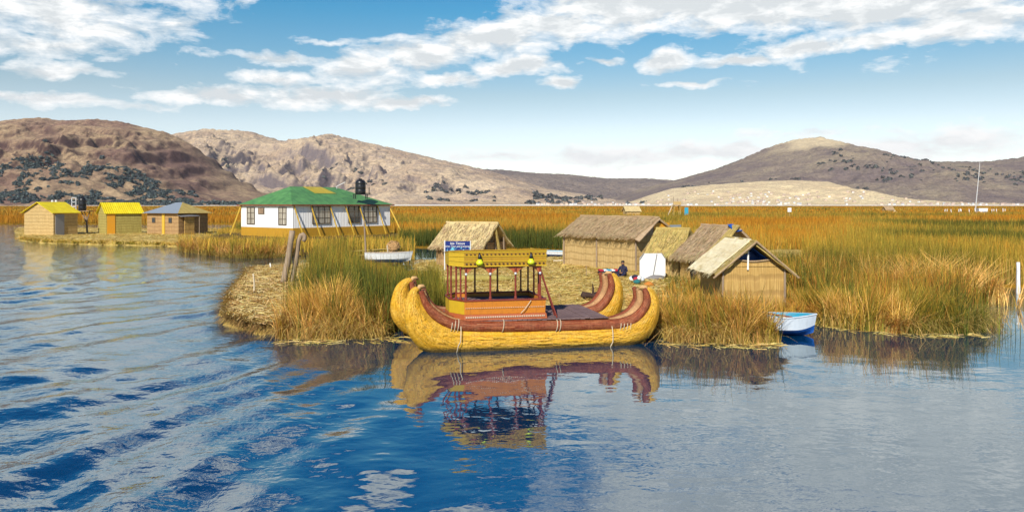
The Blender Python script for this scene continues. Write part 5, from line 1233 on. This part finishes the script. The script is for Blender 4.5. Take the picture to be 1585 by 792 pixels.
# sparse upright stems standing in the water at the right end
x_, y_ = G(1508, 512, 0)
put('water_reeds', [reedbed('w', [(x_-1.4, y_-1.0), (x_+.7, y_-.8), (x_+.9, y_+3.5), (x_-.6, y_+3.5)], 520, 1.0, .02, [GREEN, OLIVE], (.02, .15), 0, base=-.1, seed=19)])
# middle bank, in front of the house
hm = lambda x, y: np.interp(y, [58, 68, 74, 90], [.95, .85, .5, .4])
parts = [reedbed('c', pM, 30000, 1.75, .05, [GREEN*1.1, OLIVE, OCHRE, OCHRE], (.03, .25), .15, seed=21, hfun=hm, patch=.15)]
parts.append(reedbed('c', edge_band(pM, 0, 3, 3.5), 9000, 1.1, .04, [OLIVE, RUST, DRY], (.2, .8), .5, seed=22, patch=.4))
put('middle_reed_bank', parts)
pIsE = edge_band(pIs, 0, 5, 2.0); put('island_edge_reeds', [reedbed('d', pIsE, 5000, .4, .05, [OLIVE, OCHRE, DRY*.8], (.2, .9), .5, seed=24, base=.1)])
# marsh reeds by distance
def field(N, k0, k1, u0, u1, hgt, w_of, stops, seed, yexp=1.0, base=None, patch=.045, minoff=0.5):
    u = RNG.uniform(u0, u1, N); fr = front(u); Y = k0*(k1/k0)**RNG.random(N); Y = Y*(1+.04*(fbm(u*60, Y*.01, 2, 5)-.5)); ok = Y > fr+minoff; u, Y, fr = u[ok], Y[ok], fr[ok]; X = u*Y
    k = np.ones(len(X), bool)
    for e_ in EXCL: k &= ~inpoly(X, Y, e_)
    X, Y, fr = X[k], Y[k], fr[k]; n = len(X)
    pn = fbm(X*patch, Y*patch*.6, 4, seed); cl = fbm(X*.5, Y*.5, 3, seed+3)
    zb = np.interp(Y-fr, [0, .4, 40, 150], [0, .1, .22, 1.05])
    hh_ = (hgt*(.75+.5*RNG.random(n))*(.7+.6*cl)); hh_ = np.minimum(hh_, np.interp(Y, [0, 100, 200, 2000], [9, 9, 1.35, 1.1]))
    farf = np.clip((Y-60)/110, 0, 1)
    t_ = (pn-.32)/.36*.75+RNG.normal(-.05, .13, n)+.42*farf
    c = jitter(colmix(stops, t_), .2); c = c*(1-.15*farf[:, None])
    return blades(np.stack([X, Y, zb], 1), hh_, w_of(Y)*RNG.uniform(.7, 1.3, n), RNG.uniform(.02, .22, n), .1*RNG.random(n), c, c*np.array([1.3, 1.12, .9]), 2, None)
FS = [GREEN*.8, OLIVE*.7, OLIVE*.95, OCHRE*.92, ORNG, ORNG*.95]
parts = [field(130000, 39, 90, -.72, .72, 1.55, lambda Y: .00065*Y, FS, 31), field(130000, 90, 220, -.72, .72, 1.3, lambda Y: .00065*Y, FS, 32), field(70000, 220, 2000, -.72, .72, 1.6, lambda Y: .0011*Y, FS, 33)]
u_ = None
parts.append(field(16000, 39, 75, .33, .72, 1.2, lambda Y: .001*Y, [OLIVE, OCHRE, DRY], 34))
put('reed_field', parts)
# straw lying on the islands
s_ = [strands(pStraw, 26000, .36, (.2, .6), .026, tilt=.22)]
V, Q, C = merge(s_); tag(npmesh('loose_straw', V, Q, M['straw'], C), kind='stuff')
s_ = [strands([(x*.985+(-.17), y) for x, y in pBankL], 9000, .35, (.3, .9), .03, [np.array([.36, .22, .06]), np.array([.64, .45, .15]), np.array([.82, .66, .30])], .25)]
# drooping straw round the rim
pb = np.array(pBankL); rim = []
for i_ in range(len(pb)):
    a_, b_ = pb[i_], pb[(i_+1) % len(pb)]
    tt_ = RNG.random(500); rim.append(a_+(b_-a_)*tt_[:, None])
rim = np.concatenate(rim); cen = pb.mean(0); dv = rim-cen; az = np.arctan2(dv[:, 1], dv[:, 0])+RNG.normal(0, .5, len(rim)); rim = rim-dv/np.linalg.norm(dv, axis=1)[:, None]*RNG.uniform(.1, .9, len(rim))[:, None]
n = len(rim); c = jitter(colmix([np.array([.16, .09, .03]), np.array([.46, .30, .10])], RNG.random(n)), .2)
s_.append(blades(np.stack([rim[:, 0], rim[:, 1], RNG.uniform(.05, .34, n)], 1), np.full(n, .28), np.full(n, .03), RNG.uniform(1.0, 2.2, n), np.full(n, 1.5), c, c, 2, az))
V, Q, C = merge([(s_[0]), (s_[1])]) ; tag(npmesh('bank_straw', V, Q, M['straw'], C), kind='stuff')
V, Q, C = strands(pIs, 9000, .5, (.3, 1.0), .05, tilt=.2); tag(npmesh('island_straw', V, Q, M['straw'], C), kind='stuff')

fl = []
for pl_, n_ in ((edge_band([(x, y-1.0) for x, y in pL], 0, 2, 1.3), 260), (edge_band([(x, y-1.0) for x, y in pR], 0, 2, 1.3), 240), (edge_band([(x, y-.9) for x, y in pR], 4, 7, 1.2), 240)):
    fl.append(strands(pl_, n_, .004, (.15, .55), .02, tilt=.03))
V, Q, C = merge(fl); tag(npmesh('floating_straw', V, Q, M['straw'], C), kind='stuff')
# ------------------------------------------------------------------ the air
t = NT('haze_air'); hv = t.n('ShaderNodeVolumePrincipled', {'Color': (.86, .90, 1.0, 1), 'Density': 2.2e-5, 'Anisotropy': .2}); t.out(hv.outputs[0], 'Volume')
hb = MB().box((-9000, -260, -8), (11000, 15000, 900)).build('haze', t.o); tag(hb, kind='stuff')
